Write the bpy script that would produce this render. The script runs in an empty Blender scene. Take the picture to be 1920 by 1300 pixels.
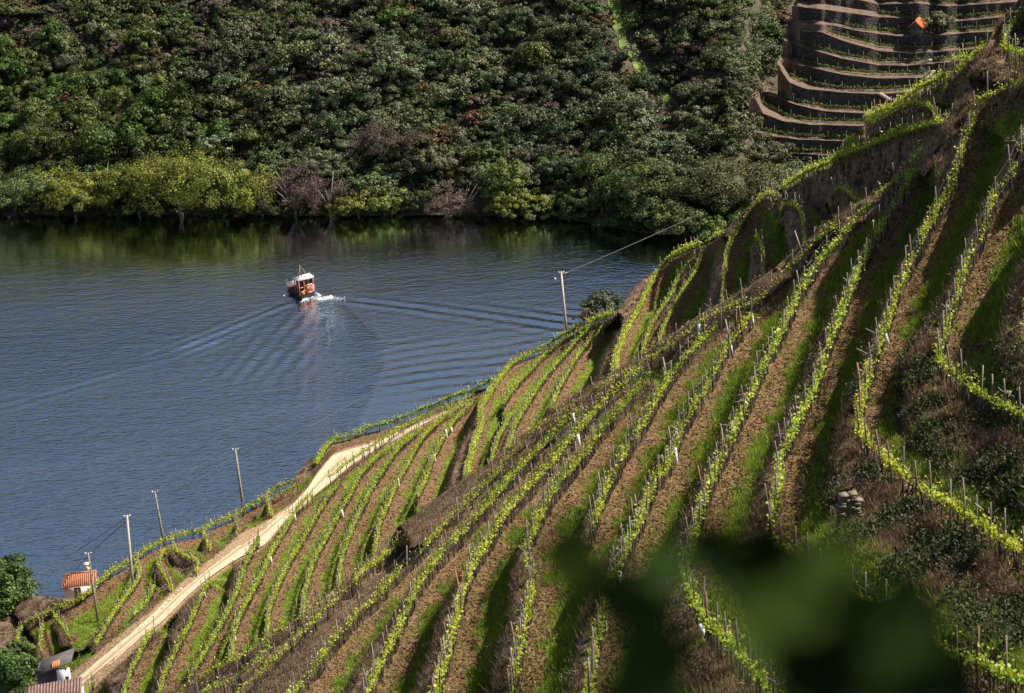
import bpy, math, random
import numpy as np
from mathutils import Vector, noise as mnoise
rng = np.random.default_rng(7)
random.seed(7)
R = math.radians
scene = bpy.context.scene

# ------------------------------------------------------------------ camera
FPX, CAMH = 5333., 157.
PITCH, ROLL = R(21), R(-4.5)
_v = np.array([0, math.cos(PITCH), -math.sin(PITCH)])
_u = np.array([0, math.sin(PITCH), math.cos(PITCH)])
_r = np.array([1., 0, 0])
RT = math.cos(ROLL)*_r + math.sin(ROLL)*_u
UP = -math.sin(ROLL)*_r + math.cos(ROLL)*_u
CAM = np.array([0, 0, CAMH])
cd = bpy.data.cameras.new("camera")
cam = bpy.data.objects.new("camera", cd)
scene.collection.objects.link(cam)
from mathutils import Matrix
M4 = Matrix(((RT[0], UP[0], -_v[0], 0), (RT[1], UP[1], -_v[1], 0), (RT[2], UP[2], -_v[2], CAMH), (0, 0, 0, 1)))
cam.matrix_world = M4
cd.sensor_width = 36; cd.lens = FPX/1920*36
cd.clip_start = .1; cd.clip_end = 5000
cd.dof.use_dof = True; cd.dof.focus_distance = 230; cd.dof.aperture_fstop = 3.5
scene.camera = cam
scene.render.resolution_x, scene.render.resolution_y = 1024, 693

# ------------------------------------------------------------------ light
SUN_AZ, SUN_EL = R(77), R(50)
sv = Vector((math.sin(SUN_AZ)*math.cos(SUN_EL), math.cos(SUN_AZ)*math.cos(SUN_EL), math.sin(SUN_EL)))
ld = bpy.data.lights.new("sun", 'SUN'); ld.energy = 5.0; ld.angle = R(.53); ld.color = (1, .93, .82)
lo = bpy.data.objects.new("sun", ld); lo.rotation_euler = sv.to_track_quat('Z', 'Y').to_euler(); lo.location = (60, 200, 300)
scene.collection.objects.link(lo)
w = bpy.data.worlds.new("World"); scene.world = w; w.use_nodes = True
nt = w.node_tree; nt.nodes.clear()
sk = nt.nodes.new('ShaderNodeTexSky'); sk.sky_type = 'NISHITA'; sk.sun_disc = False
sk.sun_elevation = SUN_EL; sk.sun_rotation = SUN_AZ; sk.altitude = 100; sk.air_density = 1.0; sk.dust_density = 3.0; sk.ozone_density = 1.5
bg = nt.nodes.new('ShaderNodeBackground'); bg.inputs[1].default_value = .05
wo = nt.nodes.new('ShaderNodeOutputWorld')
nt.links.new(sk.outputs[0], bg.inputs[0]); nt.links.new(bg.outputs[0], wo.inputs[0])
vs = scene.view_settings; vs.view_transform = 'Standard'; vs.look = 'None'; vs.gamma = 1; vs.exposure = 1.1
vs.use_curve_mapping = False
scene.cycles.max_bounces = 6; scene.cycles.transparent_max_bounces = 6
scene.cycles.diffuse_bounces = 2; scene.cycles.glossy_bounces = 2; scene.cycles.transmission_bounces = 3

# ------------------------------------------------------------------ maths helpers
def ray(x, y):
    x = np.asarray(x, float); y = np.asarray(y, float)
    return ((x-960)/FPX)[..., None]*RT + ((650-y)/FPX)[..., None]*UP + _v
def P3(x, y, ppm):
    return CAM + ray(x, y)*(FPX/np.asarray(ppm, float))[..., None]
def atz(x, y, z):
    r = ray(x, y)
    return CAM + r*((CAMH-np.asarray(z, float))/-r[..., 2])[..., None]
def proj(p):
    d = np.asarray(p, float)-CAM
    k = d@_v
    return 960+FPX*(d@RT)/k, 650-FPX*(d@UP)/k, FPX/k
def tps(data, lam=.01):
    a = np.array(data, float); pts = a[:, :2]/500; n = len(a)
    d = np.linalg.norm(pts[:, None]-pts[None], axis=2)
    K = np.where(d > 0, d*d*np.log(d+1e-12), 0)+lam*np.eye(n)
    Pm = np.c_[np.ones(n), pts]
    wv = np.linalg.solve(np.block([[K, Pm], [Pm.T, np.zeros((3, 3))]]), np.r_[a[:, 2], np.zeros(3)])
    def f(x, y):
        x = np.asarray(x, float); y = np.asarray(y, float)
        o = wv[n]+wv[n+1]*x/500+wv[n+2]*y/500
        for i in range(n):
            q = (x/500-pts[i, 0])**2+(y/500-pts[i, 1])**2
            o = o+wv[i]*.5*q*np.log(q+1e-12)
        return o
    return f
def interp(poly, x):
    a = np.array(poly, float); return np.interp(x, a[:, 0], a[:, 1])
def sstep(a, b, x):
    t = np.clip((x-a)/(b-a), 0, 1); return t*t*(3-2*t)
_tab = rng.random((64, 64, 64)).astype(np.float32)
def vnoise(p, s=1., octv=3):
    """value noise on an (n,3) array, about -1..1"""
    out = np.zeros(p.shape[:-1]); amp = 1.; tot = 0
    q = p*s
    for _ in range(octv):
        i = np.floor(q).astype(int); f = q-i; f = f*f*(3-2*f)
        acc = 0
        for dx in (0, 1):
            for dy in (0, 1):
                for dz in (0, 1):
                    wgt = (f[..., 0] if dx else 1-f[..., 0])*(f[..., 1] if dy else 1-f[..., 1])*(f[..., 2] if dz else 1-f[..., 2])
                    acc = acc+wgt*_tab[(i[..., 0]+dx) & 63, (i[..., 1]+dy) & 63, (i[..., 2]+dz) & 63]
        out += amp*(acc*2-1); tot += amp; amp *= .5; q = q*2.03+17.3
    return out/tot

# ------------------------------------------------------------------ object helpers
def mesh_from(name, verts, faces, mat=None, attrs=None, smooth=False, mats=None, mat_idx=None):
    """faces: (n,3) or (n,4) int array, or list of such arrays"""
    me = bpy.data.meshes.new(name)
    verts = np.asarray(verts, np.float32)
    fl = faces if isinstance(faces, list) else [faces]
    fl = [np.asarray(f, np.int32) for f in fl if len(f)]
    nl = sum(f.size for f in fl); nf = sum(len(f) for f in fl)
    me.vertices.add(len(verts)); me.vertices.foreach_set('co', verts.ravel())
    me.loops.add(nl); me.loops.foreach_set('vertex_index', np.concatenate([f.ravel() for f in fl]))
    me.polygons.add(nf)
    sizes = np.concatenate([np.full(len(f), f.shape[1], np.int32) for f in fl])
    st = np.zeros(nf, np.int32); st[1:] = np.cumsum(sizes)[:-1]
    me.polygons.foreach_set('loop_start', st)
    try: me.polygons.foreach_set('loop_total', sizes)
    except Exception: pass
    if smooth: me.polygons.foreach_set('use_smooth', np.ones(nf, bool))
    if mat_idx is not None: me.polygons.foreach_set('material_index', np.asarray(mat_idx, np.int32))
    me.update(calc_edges=True)
    for k, a in (attrs or {}).items():
        a = np.asarray(a, np.float32)
        if a.ndim == 1:
            at = me.attributes.new(k, 'FLOAT', 'POINT'); at.data.foreach_set('value', a)
        else:
            at = me.attributes.new(k, 'FLOAT_COLOR', 'POINT')
            if a.shape[1] == 3: a = np.c_[a, np.ones(len(a), np.float32)]
            at.data.foreach_set('color', a.ravel())
    for m in (mats or ([mat] if mat else [])): me.materials.append(m)
    return me
def link(name, me, parent=None, label=None, cat=None, group=None, kind=None, loc=None):
    o = bpy.data.objects.new(name, me); scene.collection.objects.link(o)
    if parent is not None: o.parent = parent
    if loc is not None: o.location = loc
    if label: o['label'] = label
    if cat: o['category'] = cat
    if group: o['group'] = group
    if kind: o['kind'] = kind
    return o
def empty(name, loc, label, cat, group=None, rotz=0):
    o = link(name, None, None, label, cat, group, None, loc); o.rotation_euler = (0, 0, rotz); o.empty_display_size = .2
    return o
class MB:
    """collects simple solids into one mesh"""
    def __init__(s): s.v = []; s.f4 = []; s.f3 = []; s.n = 0
    def add(s, v, f4=(), f3=()):
        v = np.asarray(v, float).reshape(-1, 3)
        if len(f4): s.f4.append(np.asarray(f4)+s.n)
        if len(f3): s.f3.append(np.asarray(f3)+s.n)
        s.v.append(v); s.n += len(v)
    def box(s, c, d, rotz=0, taper=1.):
        x, y, z = np.array(d)/2.
        v = np.array([(-x, -y, -z), (x, -y, -z), (x, y, -z), (-x, y, -z), (-x*taper, -y*taper, z), (x*taper, -y*taper, z), (x*taper, y*taper, z), (-x*taper, y*taper, z)])
        cz, sz = math.cos(rotz), math.sin(rotz)
        v = np.c_[v[:, 0]*cz-v[:, 1]*sz, v[:, 0]*sz+v[:, 1]*cz, v[:, 2]]+np.array(c)
        s.add(v, [(0, 3, 2, 1), (4, 5, 6, 7), (0, 1, 5, 4), (1, 2, 6, 5), (2, 3, 7, 6), (3, 0, 4, 7)])
    def tube(s, pts, rad, n=6, cap=True):
        pts = np.asarray(pts, float); m = len(pts)
        rad = np.full(m, rad) if np.isscalar(rad) else np.asarray(rad, float)
        t = np.gradient(pts, axis=0); t /= np.linalg.norm(t, axis=1)[:, None]+1e-9
        ref = np.array([0, 0, 1.]) if abs(t[:, 2]).mean() < .8 else np.array([1., 0, 0])
        a = np.cross(t, ref); a /= np.linalg.norm(a, axis=1)[:, None]+1e-9; b = np.cross(t, a)
        th = np.arange(n)*2*math.pi/n
        ring = pts[:, None]+rad[:, None, None]*(np.cos(th)[None, :, None]*a[:, None]+np.sin(th)[None, :, None]*b[:, None])
        v = ring.reshape(-1, 3); f = []
        for i in range(m-1):
            for k in range(n):
                k2 = (k+1) % n; f.append((i*n+k, i*n+k2, (i+1)*n+k2, (i+1)*n+k))
        f3 = []
        if cap:
            v = np.vstack([v, pts[0], pts[-1]]); c0 = m*n; c1 = c0+1
            for k in range(n):
                k2 = (k+1) % n; f3.append((c0, k2, k)); f3.append((c1, (m-1)*n+k, (m-1)*n+k2))
        s.add(v, f, f3)
    def mesh(s, name, mat, smooth=False):
        F = []
        if s.f4: F.append(np.vstack(s.f4))
        if s.f3: F.append(np.vstack(s.f3))
        return mesh_from(name, np.vstack(s.v), F, mat, smooth=smooth)

# ------------------------------------------------------------------ materials
def new_mat(name):
    m = bpy.data.materials.new(name); m.use_nodes = True; nt = m.node_tree
    b = nt.nodes['Principled BSDF']; return m, nt, b
def N(nt, t, **k):
    n = nt.nodes.new(t)
    for a, b in k.items(): setattr(n, a, b)
    return n
def mixc(nt, fac, a, b, mode='MIX'):
    m = N(nt, 'ShaderNodeMix', data_type='RGBA', blend_type=mode)
    for i, x in ((0, fac), (6, a), (7, b)):
        if isinstance(x, (int, float)): m.inputs[i].default_value = x
        elif isinstance(x, tuple): m.inputs[i].default_value = (*x, 1) if len(x) == 3 else x
        else: nt.links.new(x, m.inputs[i])
    return m.outputs[2]
def ramp(nt, inp, stops):
    r = N(nt, 'ShaderNodeValToRGB'); e = r.color_ramp.elements
    while len(e) < len(stops): e.new(.5)
    for i, (p, c) in enumerate(stops):
        e[i].position = p; e[i].color = (*c, 1) if isinstance(c, tuple) else (c, c, c, 1)
    nt.links.new(inp, r.inputs[0]); return r.outputs[0]
def noisen(nt, scale, detail=4, rough=.6, coord='Object', vec=None):
    tc = N(nt, 'ShaderNodeTexCoord'); n = N(nt, 'ShaderNodeTexNoise')
    n.inputs['Scale'].default_value = scale; n.inputs['Detail'].default_value = detail; n.inputs['Roughness'].default_value = rough
    nt.links.new(vec if vec is not None else tc.outputs[coord], n.inputs['Vector']); return n.outputs['Fac']
def bump(nt, b, h, strength, dist):
    bn = N(nt, 'ShaderNodeBump'); bn.inputs['Strength'].default_value = strength; bn.inputs['Distance'].default_value = dist
    nt.links.new(h, bn.inputs['Height']); nt.links.new(bn.outputs[0], b.inputs['Normal'])
def simple(name, col, rough=.7, var=.3, scale=4., bmp=0, metallic=0):
    m, nt, b = new_mat(name)
    n = noisen(nt, scale, 5)
    c = ramp(nt, n, [(.3, tuple(x*(1-var) for x in col)), (.7, tuple(min(1, x*(1+var)) for x in col))])
    nt.links.new(c, b.inputs['Base Color']); b.inputs['Roughness'].default_value = rough; b.inputs['Metallic'].default_value = metallic
    if bmp: bump(nt, b, noisen(nt, scale*3, 4), .5, bmp)
    return m
def leafmat(name, cols, rough=.55, transl=.35, objvar=.25, attr=None):
    """cols: list of colours picked along a per-leaf attribute; per-object variation on top"""
    m, nt, b = new_mat(name)
    at = N(nt, 'ShaderNodeAttribute', attribute_name='lv')
    n = len(cols)
    c = ramp(nt, at.outputs['Fac'], [(i/(n-1), cc) for i, cc in enumerate(cols)])
    oi = N(nt, 'ShaderNodeObjectInfo')
    hs = N(nt, 'ShaderNodeHueSaturation')
    mr = N(nt, 'ShaderNodeMapRange'); mr.inputs[3].default_value = 1-objvar; mr.inputs[4].default_value = 1+objvar
    nt.links.new(oi.outputs['Random'], mr.inputs[0]); nt.links.new(mr.outputs[0], hs.inputs['Value'])
    m2 = N(nt, 'ShaderNodeMath', operation='FRACT'); m1 = N(nt, 'ShaderNodeMath', operation='MULTIPLY'); m1.inputs[1].default_value = 7.31
    nt.links.new(oi.outputs['Random'], m1.inputs[0]); nt.links.new(m1.outputs[0], m2.inputs[0])
    mh = N(nt, 'ShaderNodeMapRange'); mh.inputs[3].default_value = .5-objvar*.12; mh.inputs[4].default_value = .5+objvar*.12
    nt.links.new(m2.outputs[0], mh.inputs[0]); nt.links.new(mh.outputs[0], hs.inputs['Hue'])
    nt.links.new(c, hs.inputs['Color'])
    nt.links.new(hs.outputs[0], b.inputs['Base Color']); b.inputs['Roughness'].default_value = rough
    b.inputs['Specular IOR Level'].default_value = .25
    if transl:
        t = N(nt, 'ShaderNodeBsdfTranslucent'); mx = N(nt, 'ShaderNodeMixShader'); mx.inputs[0].default_value = transl
        nt.links.new(hs.outputs[0], t.inputs[0]); nt.links.new(b.outputs[0], mx.inputs[1]); nt.links.new(t.outputs[0], mx.inputs[2])
        nt.links.new(mx.outputs[0], nt.nodes['Material Output'].inputs[0])
    return m
M = {}
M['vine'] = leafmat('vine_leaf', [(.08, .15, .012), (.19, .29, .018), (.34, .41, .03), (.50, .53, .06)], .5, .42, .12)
M['vine_dark'] = leafmat('vine_leaf_dark', [(.04, .09, .008), (.08, .15, .012)], .5, .3, .2)
M['olive'] = leafmat('olive_leaf', [(.024, .034, .012), (.085, .10, .045), (.19, .205, .115)], .6, .15, .3)
M['oliveb'] = leafmat('evergreen_leaf', [(.018, .028, .008), (.068, .085, .028), (.15, .17, .065)], .6, .15, .35)
M['oak'] = leafmat('oak_leaf', [(.02, .034, .008), (.062, .084, .022), (.125, .15, .042)], .6, .2, .3)
M['rust'] = leafmat('rust_leaf', [(.045, .026, .012), (.11, .065, .028), (.17, .115, .045)], .6, .2, .3)
M['bright'] = leafmat('bright_leaf', [(.022, .04, .008), (.068, .105, .02), (.145, .19, .04)], .5, .3, .25)
M['willow'] = leafmat('willow_leaf', [(.045, .06, .012), (.12, .135, .022), (.22, .235, .035), (.31, .31, .055)], .55, .35, .15)
M['twig'] = leafmat('twig_haze', [(.05, .035, .028), (.10, .07, .055), (.15, .11, .085)], .8, .1, .2)
M['grass'] = leafmat('grass_blade', [(.06, .10, .008), (.14, .22, .014), (.25, .33, .03), (.38, .34, .10)], .6, .35, .1)
M['drygrass'] = leafmat('dry_grass', [(.09, .055, .035), (.17, .11, .07), (.27, .19, .12)], .8, .2, .1)
M['clod'] = leafmat('clod', [(.04, .022, .014), (.16, .095, .052), (.36, .25, .15)], .95, 0, .1)
M['bramble'] = leafmat('bramble_leaf', [(.01, .016, .005), (.028, .042, .01), (.055, .075, .018)], .6, .15, .1)
M['bark'] = simple('bark', (.10, .08, .065), .9, .4, 6, .02)
M['palebark'] = simple('pale_bark', (.24, .21, .18), .9, .35, 6, .02)
M['post'] = simple('weathered_post', (.16, .12, .095), .85, .4, 5, .01)
M['palepost'] = simple('pale_post', (.23, .20, .17), .85, .3, 5, .01)
M['rustpost'] = simple('rusty_post', (.24, .10, .05), .85, .3, 5, .01)
M['wire'] = simple('wire', (.05, .05, .055), .5, .1, 5)
M['cane'] = simple('dead_cane', (.24, .20, .20), .8, .3, 8)
M['vinewood'] = simple('vine_wood', (.055, .038, .03), .9, .4, 8, .01)
M['white'] = simple('white_plastic', (.8, .8, .8), .45, .06, 5)
M['concrete'] = simple('concrete_pole', (.36, .33, .27), .8, .2, 3, .005)
M['poleWood'] = simple('pole_wood', (.20, .17, .15), .85, .3, 3, .01)

# ground material: vertex masks (r soil, g grass, b bank) give the kind of cover, noise gives the grain
def ground_mat():
    m, nt, b = new_mat('vineyard_ground')
    at = N(nt, 'ShaderNodeAttribute', attribute_name='cover')
    sp = N(nt, 'ShaderNodeSeparateColor'); nt.links.new(at.outputs['Color'], sp.inputs[0])
    n1 = noisen(nt, 1.2, 8, .7); n2 = noisen(nt, 6, 6, .7); n3 = noisen(nt, .25, 4, .6)
    soil = ramp(nt, n2, [(.25, (.055, .03, .017)), (.45, (.14, .083, .045)), (.6, (.21, .137, .076)), (.78, (.36, .27, .165))])
    soil = mixc(nt, n3, soil, (.85, .75, .62), 'MULTIPLY')
    grass = ramp(nt, n1, [(.3, (.06, .085, .012)), (.5, (.11, .16, .016)), (.62, (.17, .20, .03)), (.75, (.22, .17, .07))])
    bank = ramp(nt, n1, [(.25, (.045, .028, .018)), (.42, (.12, .075, .045)), (.55, (.22, .15, .10)), (.64, (.10, .06, .035)), (.8, (.09, .09, .028))])
    pale = ramp(nt, n2, [(.3, (.28, .20, .12)), (.7, (.42, .33, .22))])
    def fac(s):
        a = N(nt, 'ShaderNodeMath', operation='MULTIPLY_ADD'); a.inputs[1].default_value = 1.; nt.links.new(s, a.inputs[0])
        d = N(nt, 'ShaderNodeMath', operation='MULTIPLY_ADD'); d.inputs[1].default_value = .9; d.inputs[2].default_value = -.45
        nt.links.new(n2, d.inputs[0]); nt.links.new(d.outputs[0], a.inputs[2])
        r = N(nt, 'ShaderNodeMapRange'); r.inputs[1].default_value = .35; r.inputs[2].default_value = .65; nt.links.new(a.outputs[0], r.inputs[0]); return r.outputs[0]
    c = mixc(nt, fac(sp.outputs[1]), soil, grass)
    c = mixc(nt, fac(sp.outputs[2]), c, bank)
    c = mixc(nt, fac(sp.outputs[0]), c, pale)
    nt.links.new(c, b.inputs['Base Color']); b.inputs['Roughness'].default_value = .95; b.inputs['Specular IOR Level'].default_value = .1
    bump(nt, b, n2, .9, .16)
    return m
M['ground'] = ground_mat()
def road_mat():
    m, nt, b = new_mat('dirt_road')
    at = N(nt, 'ShaderNodeAttribute', attribute_name='rut')
    n2 = noisen(nt, 3, 7, .7); n3 = noisen(nt, .4, 3)
    c = ramp(nt, n2, [(.25, (.24, .175, .11)), (.5, (.38, .295, .195)), (.8, (.52, .43, .31))])
    a = N(nt, 'ShaderNodeMath', operation='MULTIPLY_ADD'); a.inputs[1].default_value = 1.6; a.inputs[2].default_value = -.8
    nt.links.new(n2, a.inputs[0])
    s = N(nt, 'ShaderNodeMath', operation='ADD', use_clamp=True); nt.links.new(a.outputs[0], s.inputs[0]); nt.links.new(at.outputs['Fac'], s.inputs[1])
    c = mixc(nt, s.outputs[0], c, (.19, .15, .075))
    nt.links.new(c, b.inputs['Base Color']); b.inputs['Roughness'].default_value = .95
    bump(nt, b, n2, .5, .08); return m
M['road'] = road_mat()

# ------------------------------------------------------------------ traced rows of the near hillside
CR = dict(A=(540, 740), B=(740, 640), C=(540, 900), D=(740, 800), E=(1180, 380), F=(1000, 560), G=(300, 900), H=(0, 1100), I=(300, 1100), K=(1400, 300), L=(1620, 60))
# far shoulder (surface 1): name, level of bank start, points (bottom to top, uphill on the right)
ROWS1 = [
 ('r1', .6, [(50,1167),(80,1153),(110,1140),(133,1130),(160,1117),(180,1098),(200,1077),(230,1060),(257,1043),(287,1023),(306,1012),(325,1008),(341,1001),(359,998),(378,998),(386,989),(400,981),(419,975),(436,967),(448,961),(464,951),(484,941),(503,930),(511,917),(527,911),(544,903),(556,898)]),
 ('r1b', .6, [(500,941),(518,930),(534,922),(550,914),(558,908)]),
 ('a3', .6, [(130,1193),(123,1177),(103,1153)]),
 ('a4', .6, [(37,1227),(34,1205),(33,1187),(48,1168)]),
 ('a4b', .6, [(78,1222),(77,1195),(82,1170)]),
 ('a5', .75, [(180,1207),(190,1193),(203,1163),(227,1130),(250,1100),(267,1073),(257,1050)]),
 ('a6', .75, [(248,1153),(263,1143),(280,1123),(290,1097)]),
 ('a7', .7, [(323,1107),(320,1090),(303,1070),(295,1047),(310,1030)]),
 ('a8', .5, [(367,1072),(377,1060),(373,1050),(350,1043),(328,1033),(326,1017)]),
 ('a9', .6, [(393,1030),(392,1017),(383,1000)]),
 ('a10', .6, [(446,1012),(448,990),(444,970)]),
 ('a11', .6, [(510,967),(507,952),(501,935)]),
 ('r2', .7, [(592,870),(599,857),(609,840),(618,826),(628,821),(646,818),(668,813),(678,807),(693,799),(712,798),(728,793),(746,785),(767,777),(784,770),(798,763),(818,757),(834,749),(849,743),(865,738),(888,732),(909,718),(924,712)]),
 ('r3', .7, [(615,895),(628,888),(640,877),(649,868),(662,860),(678,849),(690,842),(704,832),(710,826),(728,817),(743,806),(759,798),(774,790),(790,781),(809,773),(837,760),(860,750),(882,742)]),
 ('b1', .55, [(150,1330),(161,1298),(167,1288),(175,1275)]),
 ('b2', .55, [(228,1330),(233,1298),(239,1281),(244,1261),(255,1241),(262,1223),(269,1206),(281,1187),(291,1177)]),
 ('b3', .6, [(298,1330),(302,1288),(306,1267),(316,1248),(323,1233),(330,1216),(341,1200),(347,1183),(358,1166),(362,1155),(367,1139),(378,1116),(384,1103),(394,1089)]),
 ('b4', .7, [(355,1270),(367,1248),(373,1239),(384,1222),(400,1197),(409,1178),(419,1161),(430,1142),(436,1127),(447,1103),(456,1069),(464,1048),(475,1025),(486,1008)]),
 ('b5', .75, [(434,1235),(436,1212),(437,1194),(441,1178),(447,1159),(458,1136),(466,1123),(480,1097),(494,1070),(500,1058),(508,1037),(519,1017),(534,994),(547,970),(555,956),(566,942),(586,927)]),
 ('b6', .8, [(502,1195),(503,1163),(506,1138),(514,1116),(520,1100),(527,1084),(539,1061),(549,1041),(559,1025),(568,1012),(574,1000),(585,983),(595,962),(602,952),(610,938),(621,923),(629,913),(638,899)]),
 ('b7', .8, [(568,1160),(569,1134),(570,1119),(575,1103),(579,1080),(585,1061),(592,1044),(599,1027),(612,1008),(621,989),(628,978),(634,966),(640,955),(649,940),(656,929),(665,909),(673,893),(685,878),(696,865),(712,849),(726,842),(740,833),(763,821),(787,803)]),
 ('b8', .8, [(636,1100),(637,1083),(637,1072),(640,1056),(643,1037),(649,1019),(656,1000),(667,977),(677,956),(687,937),(692,927),(695,915),(704,903),(717,884),(728,865),(742,846),(751,834),(767,823),(785,806),(795,800)]),
 ('b9', .8, [(702,1062),(703,1045),(703,1030),(707,1009),(710,994),(713,975),(721,959),(731,939),(734,931),(740,912),(748,898),(756,884),(765,868),(774,849),(779,840),(785,831),(795,815),(807,803),(820,793),(834,776),(849,767),(877,756),(890,746)]),
 ('b10', .85, [(782,930),(795,906),(803,888),(809,863),(817,848),(824,832),(831,820),(838,806),(849,792),(856,781),(873,767),(884,756)]),
 ('b11', .42, [(877,935),(876,919),(875,897),(878,873),(884,852),(888,835),(896,813),(904,796),(904,784),(898,768),(904,754),(915,742),(923,728),(937,707),(949,695),(959,679),(974,671),(993,663),(1006,659),(1019,651),(1031,643),(1050,630),(1067,622),(1087,612),(1103,604),(1119,597),(1133,594),(1150,587)]),
 ('r6', .8, [(943,757),(951,743),(962,729),(971,718),(984,704),(998,690),(1013,671),(1029,657),(1052,638),(1078,625),(1103,610)]),
 ('b12', .75, [(916,890),(918,883),(923,866),(924,850),(929,835),(934,821),(942,806),(951,788),(960,770)]),
 ('r7', .75, [(954,842),(959,816),(965,798),(971,784),(984,763),(996,746),(1006,727),(1021,707),(1037,688),(1059,663),(1073,648),(1088,629),(1104,615),(1122,602)]),
 ('r8', .8, [(1033,764),(1044,735),(1053,718),(1067,693),(1078,672),(1094,652),(1102,641),(1112,633),(1125,618),(1141,602),(1152,590)]),
 ('e2', .45, [(1156,712),(1153,693),(1152,669),(1158,662),(1164,641),(1173,619),(1184,599),(1192,588),(1208,558),(1214,541),(1225,522),(1235,505),(1247,491),(1261,478),(1277,469),(1293,463),(1310,457)]),
 ('e3', .8, [(1203,668),(1206,657),(1211,638),(1216,622),(1223,605),(1237,583),(1255,557),(1264,539),(1269,521),(1277,508),(1289,492),(1303,482)]),
 ('e1', .75, [(1236,645),(1239,627),(1244,615),(1252,594),(1263,577),(1280,544),(1291,528),(1303,510),(1311,489),(1314,474),(1318,460),(1327,450),(1341,438),(1355,435)]),
 ('e4', .5, [(1355,590),(1355,567),(1357,543),(1357,528),(1358,505),(1361,482),(1366,463),(1372,447),(1388,422),(1399,408),(1409,394),(1419,378),(1427,366),(1436,358),(1450,362)]),
 ('e5', .6, [(1430,520),(1430,495),(1432,474),(1428,455),(1420,445)]),
 ('e6', .6, [(1510,475),(1509,456),(1508,433),(1505,409),(1500,394),(1494,384),(1481,378),(1470,383)]),
 ('e7', .5, [(1606,375),(1591,358),(1578,348),(1564,358)]),
 ('e8', .3, [(1786,224),(1753,233),(1722,240),(1698,246),(1670,255),(1647,267),(1593,287),(1556,303),(1536,312),(1517,320),(1500,331),(1481,342),(1467,352)]),
 ('e9', .35, [(1756,229),(1754,216),(1750,201),(1739,194),(1717,193),(1698,194),(1679,204),(1659,215),(1640,226),(1622,229)]),
 ('e10', .7, [(1623,221),(1643,210),(1667,205),(1683,193),(1701,182),(1722,166),(1742,155),(1758,149),(1770,141)]),
 ('e11', .7, [(1764,169),(1773,154),(1783,137),(1797,126),(1808,115),(1822,102),(1839,90),(1850,83)]),
 ('e12', .7, [(1784,113),(1796,109),(1808,108)]),
]
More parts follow.
